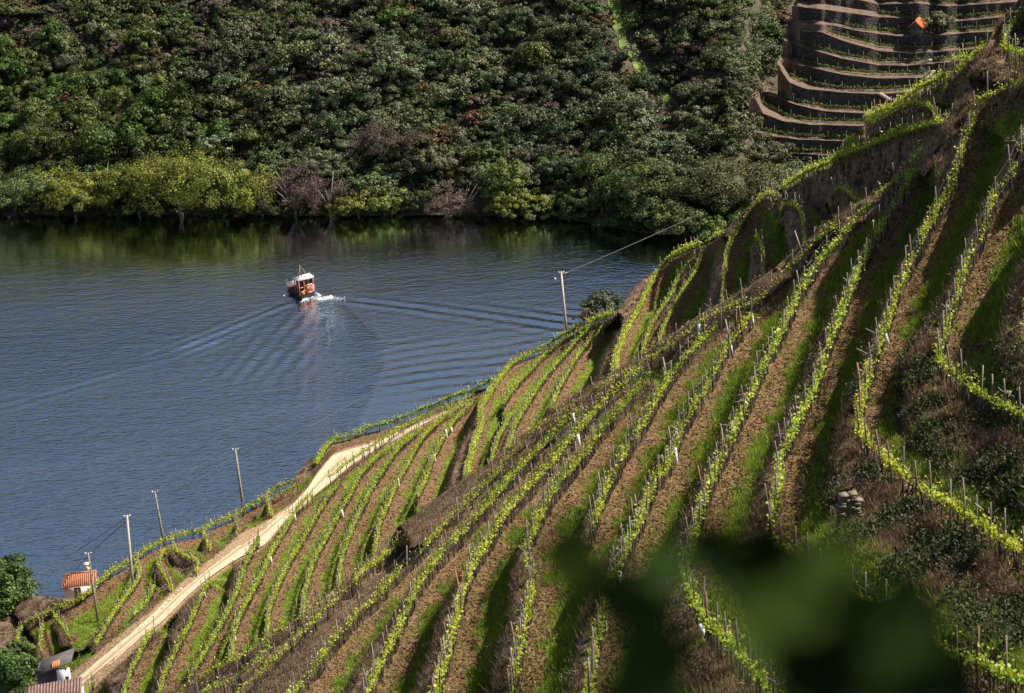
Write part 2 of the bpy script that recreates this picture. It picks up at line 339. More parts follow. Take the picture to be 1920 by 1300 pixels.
ROWS2 = [
 ('n1', .0, [(330,1310),(339,1294),(352,1286),(367,1275),(384,1266),(406,1250),(428,1240),(456,1230),(475,1216),(487,1203),(503,1194),(519,1187),(534,1178),(550,1164),(566,1152),(581,1142),(598,1130),(622,1117),(636,1109),(659,1100),(673,1080),(690,1064),(712,1050),(727,1036),(743,1022),(762,1012)]),
 ('n2', .0, [(372,1310),(381,1298),(409,1283),(437,1275),(450,1266),(464,1252),(484,1237),(495,1222),(508,1210)]),
 ('n3', .0, [(430,1310),(445,1297),(466,1280),(484,1266),(500,1250),(517,1234),(527,1222),(542,1208),(558,1194),(573,1178),(589,1162),(602,1148),(618,1134),(640,1118)]),
 ('n4', .0, [(545,1312),(552,1297),(566,1278),(578,1264),(598,1241),(608,1227),(620,1206),(633,1192),(647,1177),(659,1161),(673,1147),(689,1133),(706,1119),(722,1100),(740,1078),(751,1066),(765,1050),(784,1036),(796,1022),(812,1005),(829,989),(849,967),(873,942),(893,923),(910,906),(928,891),(938,877),(948,866),(959,852),(971,833),(990,812),(1006,803),(1028,787),(1062,764),(1098,743),(1133,720),(1169,701),(1200,682),(1244,656),(1272,633),(1319,599),(1350,583),(1394,560)]),
 ('n5', .45, [(683,1320),(689,1298),(700,1277),(709,1248),(722,1230),(733,1209),(745,1183),(755,1158),(764,1136),(777,1112),(790,1088),(813,1057),(834,1032),(847,1020),(868,998),(883,977),(912,950),(933,922),(948,906),(962,892),(974,877),(990,861),(1006,844),(1018,831),(1033,816),(1048,799),(1064,780),(1092,762)]),
 ('n6', .5, [(812,1320),(820,1297),(827,1263),(840,1220),(850,1180),(867,1117),(887,1057),(917,1013),(940,970),(962,948),(977,928),(993,911),(1013,891),(1036,864),(1056,841),(1087,806),(1111,775),(1139,743),(1158,724),(1180,709),(1205,690)]),
 ('n7', .6, [(957,1320),(960,1280),(970,1237),(980,1187),(993,1130),(1000,1085),(988,1040),(990,1010),(1003,990),(1012,966),(1024,941),(1037,920),(1057,897),(1077,870),(1102,841),(1119,814),(1141,787),(1162,766),(1178,747),(1189,730),(1202,714),(1220,695)]),
 ('n8', .65, [(1108,990),(1118,965),(1130,925),(1144,895),(1162,866),(1173,841),(1194,809),(1209,788),(1223,759),(1247,722),(1262,693),(1287,666),(1309,642),(1330,620),(1353,600),(1373,584),(1414,567),(1440,545),(1475,508),(1503,478),(1535,448),(1570,418)]),
 ('n9', .65, [(1102,1320),(1107,1263),(1113,1230),(1125,1170),(1137,1117),(1150,1075),(1170,1030),(1193,983),(1207,957),(1227,897),(1257,862),(1278,795),(1300,759),(1316,737),(1330,714),(1341,694),(1352,669),(1364,644),(1384,619),(1410,590)]),
 ('n10', .62, [(1455,1320),(1440,1283),(1423,1263),(1400,1240),(1377,1210),(1353,1190),(1330,1170),(1300,1120),(1283,1077),(1287,1053),(1297,1013),(1307,980),(1320,933),(1340,880),(1360,840),(1380,795),(1397,759),(1409,734),(1422,700),(1434,675),(1450,647),(1466,620),(1480,587),(1497,550),(1522,507),(1547,474),(1580,440),(1600,408),(1633,386),(1652,359),(1689,330),(1715,317)]),
 ('n11', .6, [(1930,1278),(1873,1255),(1813,1232),(1780,1218),(1713,1195),(1680,1175),(1647,1147),(1613,1123),(1580,1100),(1540,1078),(1490,1040),(1455,1010),(1440,980),(1453,937),(1460,897),(1463,850),(1480,813),(1503,773),(1513,750),(1530,720),(1543,673),(1557,630),(1570,603),(1580,577),(1597,530),(1613,497),(1634,456),(1665,400),(1697,345),(1720,318)]),
 ('n12', .42, [(1990,1065),(1913,1030),(1873,1007),(1830,977),(1793,950),(1753,930),(1713,903),(1673,873),(1657,853),(1633,837),(1613,813),(1607,783),(1617,740),(1627,697),(1640,670),(1650,630),(1667,590),(1683,540),(1707,490),(1740,425),(1763,383),(1793,317),(1803,277),(1817,240),(1827,200),(1847,180),(1880,167),(1913,153),(1950,140)]),
 ('n13', .36, [(1990,805),(1913,777),(1873,757),(1827,730),(1793,703),(1763,677),(1756,655),(1773,617),(1780,580),(1797,540),(1810,490),(1840,440),(1863,367),(1897,317),(1917,267),(1945,210)]),
 ('n14', .6, [(2000,720),(1950,690),(1925,640),(1925,580),(1935,520),(1965,440),(2000,370)]),
 ('n0', .5, [(1990,120),(1950,103),(1918,97),(1897,97),(1877,87),(1883,63),(1900,40),(1917,20),(1940,-20)]),
]
ppm1 = tps([(150,1110,17.5),(240,1095,17.8),(447,955,16),(600,850,15.3),(760,785,15),(905,725,15),(1057,622,15.2),(1210,520,15.5),(1350,430,16.8),(1450,355,18),(1620,225,20),(1850,80,23.5),
 (400,1200,22),(520,1130,21.5),(750,900,18.5),(700,1040,20.5),(950,800,18.3),(1200,650,17.8),(1330,520,17.8),(1550,400,21),(1720,260,23),(200,1290,21)], .02)
ppm2 = tps([(700,1230,41),(450,1260,34),(600,1130,33),(740,1030,31),(1000,800,31),(1250,610,30.5),(1550,400,33),(1700,300,35),(1800,170,36),(1900,60,37.5),(1130,1000,46),(1400,750,43),(1650,650,47),(1830,1000,61),(1360,1150,62),(900,1250,52),(1900,300,44),(1550,900,53)], .02)
SKY1 = [(-120,1118),(0,1120),(60,1118),(100,1120),(125,1124),(150,1119),(168,1111),(180,1103),(200,1085),(230,1070),(257,1052),(290,1034),(325,1018),(380,1008),(400,992),(436,977),(464,961),(503,940),(527,922),(550,908),(558,885),(575,868),(592,858),(603,848),(614,836),(630,828),(693,812),(728,803),(784,781),(849,753),(909,729),(938,708),(955,688),(975,680),(1006,668),(1050,640),(1103,612),(1150,596),(1162,580),(1185,545),(1200,530),(1215,514),(1235,508),(1260,486),(1293,472),(1325,460),(1352,444),(1362,430),(1385,405),(1400,392),(1420,378),(1437,370),(1452,372),(1462,374),(1470,360),(1500,341),(1536,322),(1560,312),(1573,284),(1585,262),(1613,243),(1625,235),(1650,225),(1700,195),(1740,170),(1770,152),(1800,130),(1840,100),(1856,84),(1872,42),(1905,2),(1960,-60)]
FOLD = [(250,1340),(300,1310),(335,1288),(370,1270),(410,1252),(437,1238),(462,1222),(490,1205),(522,1185),(556,1158),(600,1125),(640,1098),(680,1062),(720,1020),(745,988),(775,968),(805,945),(830,925),(860,905),(900,880),(935,855),(960,835),(985,812),(1010,795),(1040,765),(1075,742),(1100,728),(1130,712),(1160,690),(1200,665),(1240,640),(1280,612),(1320,585),(1360,563),(1400,540),(1450,505),(1490,470),(1530,440),(1570,408),(1600,385),(1640,362),(1680,335),(1710,300),(1740,262),(1775,225),(1800,175),(1830,120),(1850,85),(1870,45),(1905,5),(1960,-55),(2100,-220)]
ROADL = [(60,1345),(103,1300),(167,1247),(233,1193),(287,1143),(333,1100),(383,1060),(433,1017),(493,983),(547,947),(572,920),(590,893),(604,872),(622,848),(650,838),(690,828),(720,818),(760,802),(800,787),(850,765)]
ROADR = [(110,1345),(150,1300),(205,1254),(267,1197),(310,1167),(353,1123),(393,1087),(443,1053),(500,1020),(530,985),(577,942),(600,922),(625,903),(650,885),(685,862),(712,846),(737,832),(770,812),(808,790),(855,768)]

def resample(pl, step):
    a = np.array(pl, float); d = np.r_[0, np.cumsum(np.linalg.norm(np.diff(a, axis=0), axis=1))]
    n = max(2, int(d[-1]/step)+1); t = np.linspace(0, d[-1], n)
    o = np.stack([np.interp(t, d, a[:, i]) for i in range(a.shape[1])], 1)
    if n > 6:
        for _ in range(2): o[1:-1] = .25*o[:-2]+.5*o[1:-1]+.25*o[2:]
    return o
class Row: pass
F0Y = dict(n13=([560, 690], [.66, .34]), n12=([700, 830, 900], [.62, .5, .40]), n10=([700, 1050], [.66, .55]))
ZADJ = dict(b10=-2.2, r8=-2., e1=-1.8, e3=-1.2, e2=.3, b11=.4, e4=.4, n11=-1.5, n9=-.3, n8=-.3, n10=-.3, b2=-.4, b3=-.9, b4=-1.1, b5=-.9, b6=-.6, b7=-.5, b8=-.5, b9=-.5, r6=-.4, r7=-.5, n12=.2)
def make_rows(rows, ppmf, zoff=.80):
    out = []
    for nm, f0, pl in rows:
        r = Row(); r.name = nm; r.f0 = f0
        p = resample(pl, 9)
        s = ppmf(p[:, 0], p[:, 1])
        g = p.copy(); g[:, 1] += zoff*s*.93; g[:, 0] += zoff*s*.93*.06
        s = ppmf(g[:, 0], g[:, 1])
        z = P3(g[:, 0], g[:, 1], s)[:, 2]
        t = np.linspace(0, 1, len(z)); deg = 3 if len(z) > 12 else 1
        z = np.polyval(np.polyfit(t, z, deg), t)
        z = z+ZADJ.get(nm, 0)*np.sin(np.linspace(.15, math.pi-.15, len(z)))**.5
        r.px = g; r.z = z; r.w = atz(g[:, 0], g[:, 1], z); r.ppm = s
        out.append(r)
    return out
rows1 = make_rows(ROWS1, ppm1); rows2 = make_rows(ROWS2, ppm2)

def field(rows, X, Y, ppmf):
    """height field of the terraces at pixel rays X,Y -> z, distance to rows, cover masks"""
    sh = X.shape; x = X.ravel(); y = Y.ravel(); n = len(x)
    ppm = ppmf(x, y); zb = P3(x, y, ppm)[:, 2]
    BIG = 1e6
    dL = np.full(n, BIG); zL = zb.copy(); dU = np.full(n, BIG); zU = zb.copy(); f0 = np.full(n, .6)
    for r in rows:
        a = r.px[:-1]; b = r.px[1:]; m = len(a)
        bx0, by0 = r.px.min(0)-260; bx1, by1 = r.px.max(0)+260
        sel = np.where((x > bx0) & (x < bx1) & (y > by0) & (y < by1))[0]
        if not len(sel): continue
        for ch in np.array_split(sel, max(1, len(sel)//20000)):
            px = x[ch][:, None]; py = y[ch][:, None]
            dx = b[:, 0]-a[:, 0]; dy = b[:, 1]-a[:, 1]; L2 = dx*dx+dy*dy
            tt = ((px-a[:, 0])*dx+(py-a[:, 1])*dy)/L2
            tc = np.clip(tt, 0, 1)
            qx = a[:, 0]+tc*dx; qy = a[:, 1]+tc*dy
            d2 = (px-qx)**2+(py-qy)**2
            k = d2.argmin(1); ar = np.arange(len(ch))
            d = np.sqrt(d2[ar, k])
            side = dx[k]*(py[:, 0]-a[k, 1])-dy[k]*(px[:, 0]-a[k, 0])   # >0 : right of travel (y down)
            beyond = np.where(((k == 0) & (tt[ar, k] < 0)) | ((k == m-1) & (tt[ar, k] > 1)), 1, 0)
            alng = np.where(beyond > 0, np.abs(tt[ar, k]-tc[ar, k])*np.sqrt(L2[k]), 0)
            d = d+2.2*alng
            z = r.z[k]+(r.z[k+1]-r.z[k])*tc[ar, k]
            up = side < 0
            mL = (side >= 0) & (d < dL[ch]); mU = up & (d < dU[ch])
            i = ch[mL]; dL[i] = d[mL]; zL[i] = z[mL]
            i = ch[mU]; dU[i] = d[mU]; zU[i] = z[mU]; f0[i] = r.f0 if r.name not in F0Y else np.interp(qy[ar, k], *F0Y[r.name])[mU]
    # fade to the plain slope far from any row
    FAR = 150.
    wL = sstep(40, FAR, dL); wU = sstep(40, FAR, dU)
    zL = zL*(1-wL)+zb*wL; zU = zU*(1-wU)+zb*wU
    dL = np.minimum(dL, FAR); dU = np.minimum(dU, FAR)
    f = dL/(dL+dU+1e-6)
    jit = .05*vnoise(np.c_[x/30, y/30, 0*x], 1., 2)
    f0 = np.where(f0 > .01, np.clip(f0+jit, .05, .92), 0)
    u_ = np.clip((f-f0)/(1-f0), 0, 1)
    g = np.where(f0 > .01, .72*sstep(0, .28, u_)+.28*u_, f)
    # small rise of the outer lip so the row stands on the edge
    z = zL+(zU-zL)*g
    return [q.reshape(sh) for q in (z, dL, dU, f, f0, ppm)]

def road_param():
    L = resample(ROADL, 4); Rr = resample(ROADR, 4); n = 260
    t = np.linspace(0, 1, n)
    L = np.stack([np.interp(t, np.linspace(0, 1, len(L)), L[:, i]) for i in (0, 1)], 1)
    Rr = np.stack([np.interp(t, np.linspace(0, 1, len(Rr)), Rr[:, i]) for i in (0, 1)], 1)
    q_ = (.15*(1-sstep(.42, .55, t))+.06*sstep(.5, .6, t)+.16*sstep(.7, .85, t))[:, None]*(Rr-L); L = L+q_; Rr = Rr-q_
    c = (L+Rr)/2; z = P3(c[:, 0], c[:, 1], ppm1(c[:, 0], c[:, 1]))[:, 2]
    z = np.polyval(np.polyfit(t, z, 5), t)
    return L, Rr, c, z
RL, RR, RC, RZ = road_param()
def road_blend(x, y, z):
    """flatten the ground along the road; returns z and mask"""
    sh = x.shape; xf = x.ravel(); yf = y.ravel(); zf = z.ravel().copy(); m = np.zeros(len(xf))
    sel = np.where((xf < 900) & (yf > 740))[0]
    for ch in np.array_split(sel, max(1, len(sel)//20000)):
        d2 = (xf[ch][:, None]-RC[:, 0])**2+(yf[ch][:, None]-RC[:, 1])**2
        k = d2.argmin(1); u = RR[k]-RL[k]; wd = np.linalg.norm(u, axis=1)
        s = ((xf[ch]-RL[k, 0])*u[:, 0]+(yf[ch]-RL[k, 1])*u[:, 1])/wd**2
        d = (np.abs(s-.5)-.5)*wd
        mm = 1-sstep(1, 12, d); mm = np.where(np.sqrt(d2.min(1)) < wd*.5+30, mm, 0)
        zf[ch] = zf[ch]*(1-mm)+(RZ[k]-.04)*mm; m[ch] = mm*(1-sstep(.5, 4.5, d))
    return zf.reshape(sh), m.reshape(sh)

def build_surface(name, rows, ppmf, x0, x1, ytop, ybot, step, road=False, skirt=(14, 10, 40, 45)):
    xs = np.arange(x0, x1+.1, step); yt = ytop(xs); yb = ybot(xs)
    nj = int((yb-yt).max()/step)+2
    J = np.arange(nj)
    X = np.repeat(xs[:, None], nj, 1); Y = yt[:, None]+J[None, :]*step
    keep = Y <= yb[:, None]+step
    z, dL, dU, f, f0, ppm = field(rows, X, Y, ppmf)
    rm = np.zeros_like(z)
    if road: z, rm = road_blend(X, Y, z)
    Pw = atz(X, Y, z)
    nz = vnoise(Pw, 1.1, 4); nz2 = vnoise(Pw, .35, 3)
    bank = sstep(-.03, .08, f-f0)*(f0 > .01)
    rough = (.07+.62*bank)*(1-rm)*np.minimum(1, np.minimum(dL, dU)/8+.15)
    z = z+nz*rough*.6+nz2*rough*.5*bank
    Pw = atz(X, Y, z)
    # covers
    dm = dL/ppm                         # metres right of the row below
    dmu = dU/ppm
    nn = vnoise(Pw, .5, 3)
    soilw = np.minimum(.95, .0+ (dL+dU)/ppm*.34)
    nn2 = vnoise(Pw, 1.6, 3); grass = sstep(soilw-.2, soilw+.2, dm+.5*nn+.3*nn2)*(.55+.45*sstep(-.35, .1, nn+.6*nn2))*(1-sstep(-.02, .06, f-f0))*(f0 > .01)
    grass = np.where((f0 <= .01), .22*(nn > .45), grass)
    dry = bank*(1-.0*nn)
    plain = (dL > 100) & (dU > 100)
    dry = np.where(f0 <= .01, .62+.5*nn, dry)
    grass = np.where(plain, .3, grass)
    cover = np.stack([np.zeros_like(rm), grass*(1-rm), np.clip(dry, 0, 1)*(1-rm)], -1)
    cover[..., 0] = np.clip(cover[..., 0]+rm*.45, 0, 1)
    nx = len(xs); idx = np.arange(nx*nj).reshape(nx, nj)
    a = idx[:-1, :-1]; b = idx[1:, :-1]; c = idx[1:, 1:]; d = idx[:-1, 1:]
    ok = keep[:-1, :-1] & keep[1:, :-1] & keep[1:, 1:] & keep[:-1, 1:]
    quads = np.stack([a, d, c, b], -1)[ok]
    V = Pw.reshape(-1, 3); C = cover.reshape(-1, 3)
    # ground beyond the visible crest: falls away behind it
    top = Pw[:, 0]; hd = top[:, :2]-CAM[:2]; hd /= np.linalg.norm(hd, axis=1)[:, None]
    prev = idx[:, 0]; sk = [quads]; VV = [V]; CC = [C]; off = len(V); zz = top[:, 2].copy(); pp = top.copy()
    for dist, drop in (skirt[:2], skirt[2:]):
        pp = pp.copy(); pp[:, :2] += hd*dist; pp[:, 2] -= drop
        ii = off+np.arange(nx); VV.append(pp); CC.append(np.tile([0, .3, .8], (nx, 1))); off += nx
        sk.append(np.stack([prev[:-1], prev[1:], ii[1:], ii[:-1]], -1)); prev = ii
    V = np.vstack(VV); C = np.vstack(CC); Q = np.vstack(sk)
    me = mesh_from(name, V, Q, M['ground'], {'cover': C}, smooth=True)
    o = link(name, me, kind='structure')
    return dict(P=Pw, keep=keep, ok=ok, cover=cover, X=X, Y=Y, ppm=ppm, f=f, f0=f0, dL=dL, dU=dU, rm=rm, obj=o, idx=idx)

S1 = build_surface('lower_hillside', rows1, ppm1, -240, 1880, lambda x: interp(SKY1, x), lambda x: np.minimum(interp(FOLD, x)+np.where(x < 250, 0, 70), 1400), 3, road=True, skirt=(12, 9, 40, 40))
S2 = build_surface('upper_hillside', rows2, ppm2, 300, 2010, lambda x: interp(FOLD, x), lambda x: 1390+0*x, 3, skirt=(10, 14, 18, 22))

# ------------------------------------------------------------------ road
def build_road():
    n = len(RL); m = 13; s = np.linspace(0, 1, m)
    wob = (vnoise(np.c_[np.arange(n)/7., np.zeros(n), np.zeros(n)], 1., 3))*1.5
    X = RL[:, None, 0]+(RR-RL)[:, None, 0]*s; Y = RL[:, None, 1]+(RR-RL)[:, None, 1]*s
    X[:, 0] += wob; X[:, -1] += wob[::-1]
    Z = RZ[:, None]+.03+.05*np.cos((s-.5)*2*math.pi*2)[None, :]*.6
    P = atz(X, Y, Z); P[..., 2] += .03*vnoise(P, 1.5, 3)
    rut = np.exp(-((s-.5)/.10)**2)[None, :]*(.95)*np.ones((n, 1))+np.exp(-((s-0)/.06)**2)[None, :]*.55+np.exp(-((s-1)/.06)**2)[None, :]*.5
    rut[200:] *= .2; rut = rut-.25*np.clip(1-rut, 0, 1)*.8
    idx = np.arange(n*m).reshape(n, m)
    q = np.stack([idx[:-1, :-1], idx[:-1, 1:], idx[1:, 1:], idx[1:, :-1]], -1).reshape(-1, 4)
    link('dirt_road', mesh_from('dirt_road', P.reshape(-1, 3), q, M['road'], {'rut': rut.ravel()}, smooth=True), kind='structure')
build_road()

# ------------------------------------------------------------------ vines
def leaves(C, size, nrm_bias=None, flat=.35, tri=False):
    """a bent leaf quad at each centre"""
    n = len(C)
    a = rng.normal(size=(n, 3)); a /= np.linalg.norm(a, axis=1)[:, None]
    nr = rng.normal(size=(n, 3))
    if nrm_bias is not None: nr += nrm_bias
    nr /= np.linalg.norm(nr, axis=1)[:, None]
    u = np.cross(nr, a); u /= np.linalg.norm(u, axis=1)[:, None]+1e-9; v = np.cross(nr, u)
    s = (size*rng.uniform(.7, 1.3, n))[:, None]
    if tri:
        V = np.stack([C-u*s*.5, C+u*s*.5, C+v*s], 1).reshape(-1, 3); F = np.arange(3*n).reshape(n, 3)
        return V, F, 3
    V = np.stack([C-v*s*.55, C+u*s*.5+nr*s*flat*.3, C+v*s*.55, C-u*s*.5+nr*s*flat*.3], 1).reshape(-1, 3)
    return V, np.arange(4*n).reshape(n, 4), 4

post_meshes = {}
def post_mesh(kind, h):
    k = (kind, round(h, 1))
    if k not in post_meshes:
        mb = MB(); r = .035
        mb.tube([(0, 0, -.25), (.0, 0, h*.5), (.012, 0, h)], [r*1.05, r, r*.85], 6)
        post_meshes[k] = mb.mesh('post', M[kind], True)
    return post_meshes[k]
ORD = {}
LAB = {
 'r1': 'long vine row following the river edge of the lower slope below the dirt road', 'r1b': 'short vine row under the brown bank where the road widens',
 'a3': 'short curved vine row above the small white building by the lower left tree', 'a4': 'leftmost vine row curling beside the lower left trees', 'a4b': 'small thin vine row in front of the round brown bank at lower left',
 'a5': 'curved vine row running down from the second utility pole to the road edge', 'a6': 'short straight vine row on bright grass left of the dirt road', 'a7': 'S-shaped vine row around the brown bank above the dirt road',
 'a8': 'hook-shaped vine row ending at the edge of the dirt road', 'a9': 'very short vine row dropping from the river edge toward the road', 'a10': 'short upright vine row below the tallest left utility pole', 'a11': 'short vine row just left of the dark cut under the road bend',
 'r2': 'thick vine row along the skyline behind the sandy turning place', 'r3': 'low thin vine row beside the sandy track past the turning place',
 'b1': 'vine row stub starting at the very bottom beside the dirt road', 'b2': 'second vine row right of the dirt road at the bottom edge', 'b3': 'vine row beside the wide bright green strip right of the road', 'b4': 'straight vine row above the black shaded bank right of the road',
 'b5': 'long vine row starting where the dirt road begins to widen', 'b6': 'long vine row starting at the round patch of bright grass', 'b7': 'long vine row ending beside the sandy track with a gap in its middle', 'b8': 'vine row with a hooked break below the turning place',
 'b9': 'long vine row that runs from the skyline down to the middle of the slope', 'b10': 'sparse vine row on the lip of the big black shaded hollow', 'b11': 'vine row right of the big brown bank that bends onto the skyline', 'r6': 'vine row just under the skyline row below the lone concrete pole',
 'b12': 'short vine row left of the dark cut in the middle of the slope', 'r7': 'full vine row on pale soil between two terraces right of the concrete pole', 'r8': 'vine row along the long black shaded cut under the olive shrub', 'e2': 'outermost vine row above the pale pink dry bank, against the dark water',
 'e3': 'thin vine row on green grass between two denser rows near the water', 'e1': 'vine row with posts lined against the dark river inlet', 'e4': 'long upright vine row with a looped top end against the far trees', 'e5': 'short vine row beside the small triangular brown bank',
 'e6': 'curved vine row on the knoll with leaning pale stakes', 'e7': 'small arched vine row on the rocky brown knoll', 'e8': 'straight dark green vine row along the crest of the brown knoll', 'e9': 'arched vine row over the dome-shaped brown bank',
 'e10': 'bright vine row on the crest in front of the far stone terraces', 'e11': 'bright vine row leading to the dark bank at the top right', 'e12': 'tiny vine row piece beside the crest at the top right',
 'n1': 'lowest vine row of the near slope, along its left edge', 'n2': 'second vine row of the near slope from the bottom left', 'n3': 'third vine row of the near slope, next to the pink dry grass', 'n4': 'long diagonal vine row across the middle of the near slope', 'n5': 'near vine row left of the first narrow green strip at the bottom',
 'n6': 'near vine row beside the rusty leaning stake at bottom centre', 'n7': 'near vine row passing behind the left tip of the blurred leaves', 'n8': 'near vine row with a patchy upper end and a green gap', 'n9': 'near vine row ending by the white stake, its foot behind blurred leaves', 'n10': 'near vine row that hooks to the right at the bottom edge',
 'n11': 'near vine row along the widest black shaded strip', 'n12': 'large vine row bending around the stone wall corner on the right', 'n13': 'large vine row bending on the right above the shrubby bank', 'n14': 'vine row leaving the frame at the right edge', 'n0': 'hooked vine row in the top right corner',
}
guard_spots = []
def build_row(r, near, idx):
    w = r.w; seg = np.linalg.norm(np.diff(w, axis=0), axis=1)
    # clip wild jumps
    d = np.r_[0, np.cumsum(seg)]; L = d[-1]
    o = empty('vine_row', w[0], LAB[r.name], 'vine row', 'rows of vines on the terraces')
    base = w[0]
    ppx = r.ppm.mean()
    def at(t):
        return np.stack([np.interp(t, d, w[:, i]) for i in range(3)], -1)
    pxl = lambda t: np.interp(t, d, r.ppm)
    # posts: spacing in world metres
    sp = 1.75 if near else 2.1
    npost = max(2, int(L/sp)+1); ts = np.linspace(0.1, L-.1, npost)+rng.uniform(-.35, .35, npost)
    ts = np.clip(ts, 0, L)
    P = at(ts)
    for i, p in enumerate(P):
        u = random.random()
        kind = 'post' if u < .84 else ('palepost' if u < .95 else 'rustpost')
        h = random.uniform(1.55, 1.95) if near else random.uniform(1.6, 2.1)
        c = link('post', post_mesh(kind, h), o)
        c.location = p-base; c.rotation_euler = (random.gauss(0, .05), random.gauss(-.01, .05), random.uniform(0, 6.28))
        if not near: c.scale = (1.25, 1.25, 1)
    # wires with slight sag
    mb = MB(); t = np.linspace(0, L, max(2, npost))
    Pw = at(t)-base
    for hz in ((.55, 1.0, 1.45) if near else (.6, 1.3)):
        q = Pw.copy(); q[:, 2] += hz+rng.uniform(-.02, .02, len(q)); mb.tube(q, .006 if near else .008, 3, False)
    link('wire', mb.mesh('wire', M['wire']), o)
    # vine stems
    ns = int(L/(.6 if near else .9)); t = np.sort(rng.uniform(0, L, ns)); B = at(t)-base
    V = []; mbs = MB()
    for b in B:
        k = rng.normal(0, .06, (2, 2)); hh = random.uniform(.6, .85)
        mbs.tube([(b[0], b[1], b[2]-.1), (b[0]+k[0, 0], b[1]+k[0, 1], b[2]+hh*.5), (b[0]+k[1, 0], b[1]+k[1, 1], b[2]+hh)], [.035, .028, .022], 4, False)
    for b in B:
        if random.random() < .75:
            k = rng.normal(0, .07, 2); hh = random.uniform(.9, 1.5); mbs.tube([(b[0]+.05, b[1], b[2]-.05), (b[0]+.05+k[0], b[1]+k[1], b[2]+hh)], [.015, .012], 3, False)
    if ns: link('vine_stems', mbs.mesh('vine_stems', M['vinewood']), o)['kind'] = 'stuff'
    # foliage : clumps along the row, gaps where the vigour noise is low
    dens = 95 if near else 74
    thick = r.name in ('r1', 'r2', 'b11', 'e2', 'e10', 'e8')
    if thick: dens *= 2.4
    n = int(L*dens); t = rng.uniform(0, L, n)
    vig = vnoise(np.c_[t*.55, np.full(n, idx*7.7), np.zeros(n)], 1., 3)
    keep = rng.random(n) < np.clip((.75 if near else .95)+(1.3 if near else .9)*vig, .08, 1); t = t[keep]; vig = vig[keep]; n = len(t)
    c = at(t); tang = at(np.minimum(t+.3, L))-at(np.maximum(t-.3, 0)); tang[:, 2] = 0; tang /= np.linalg.norm(tang, axis=1)[:, None]+1e-9
    side = np.stack([-tang[:, 1], tang[:, 0], 0*tang[:, 0]], 1)
    clump = vnoise(np.c_[t*2.2, np.full(n, idx*3.1), np.zeros(n)], 1., 2)
    hz = .80+rng.normal(0, .085 if near else .09, n)+.10*clump+.05*vig
    c = c+side*(rng.normal(0, .085 if near else (.14 if thick else .09), n)+.06*clump)[:, None]; c[:, 2] += np.clip(hz, .3, 1.35)
    # a few upright shoots
    up = rng.random(n) < .07; c[up, 2] += rng.uniform(.1, .55, up.sum())
    c -= base
    sz = .098 if near else (.155 if thick else .135)
    V, Fq, k = leaves(c, sz, np.array([.3, -.2, .9]))
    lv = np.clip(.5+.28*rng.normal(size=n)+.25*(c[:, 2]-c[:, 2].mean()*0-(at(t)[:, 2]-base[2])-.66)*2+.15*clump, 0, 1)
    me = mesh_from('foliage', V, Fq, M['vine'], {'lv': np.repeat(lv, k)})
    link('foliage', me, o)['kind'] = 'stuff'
    if near:   # dead pruned canes hanging on the upper wire
        nc = int(L*5); t = rng.uniform(0, L, nc); b = at(t)-base
        wgt = vnoise(np.c_[t*.3, np.full(nc, idx*1.3+50), np.zeros(nc)], 1., 2); b = b[wgt > -.05]; nc = len(b)
        if nc:
            s0 = b+np.c_[rng.normal(0, .05, nc), rng.normal(0, .05, nc), rng.uniform(1.0, 1.5, nc)]
            e0 = s0+rng.normal(0, .16, (nc, 3)); wd = rng.normal(0, 1, (nc, 3)); wd /= np.linalg.norm(wd, axis=1)[:, None]; wd *= .012
            Vc = np.stack([s0-wd, s0+wd, e0+wd, e0-wd], 1).reshape(-1, 3)
            link('dead_canes', mesh_from('dead_canes', Vc, np.arange(4*nc).reshape(nc, 4), M['cane']), o)['kind'] = 'stuff'
    return L
tot = 0
for i, r in enumerate(rows1): tot += build_row(r, False, i)
for i, r in enumerate(rows2): tot += build_row(r, True, i+60)
print('row metres', tot)

# ------------------------------------------------------------------ surface sampling helpers
def ground_at(px, py, S, rows, ppmf, road=False):
    z = field(rows, np.array([float(px)]), np.array([float(py)]), ppmf)[0]
    if road: z, _ = road_blend(np.array([float(px)]), np.array([float(py)]), z)
    return atz(px, py, z[0])
g1 = lambda x, y: ground_at(x, y, S1, rows1, ppm1, True)
g2 = lambda x, y: ground_at(x, y, S2, rows2, ppm2)

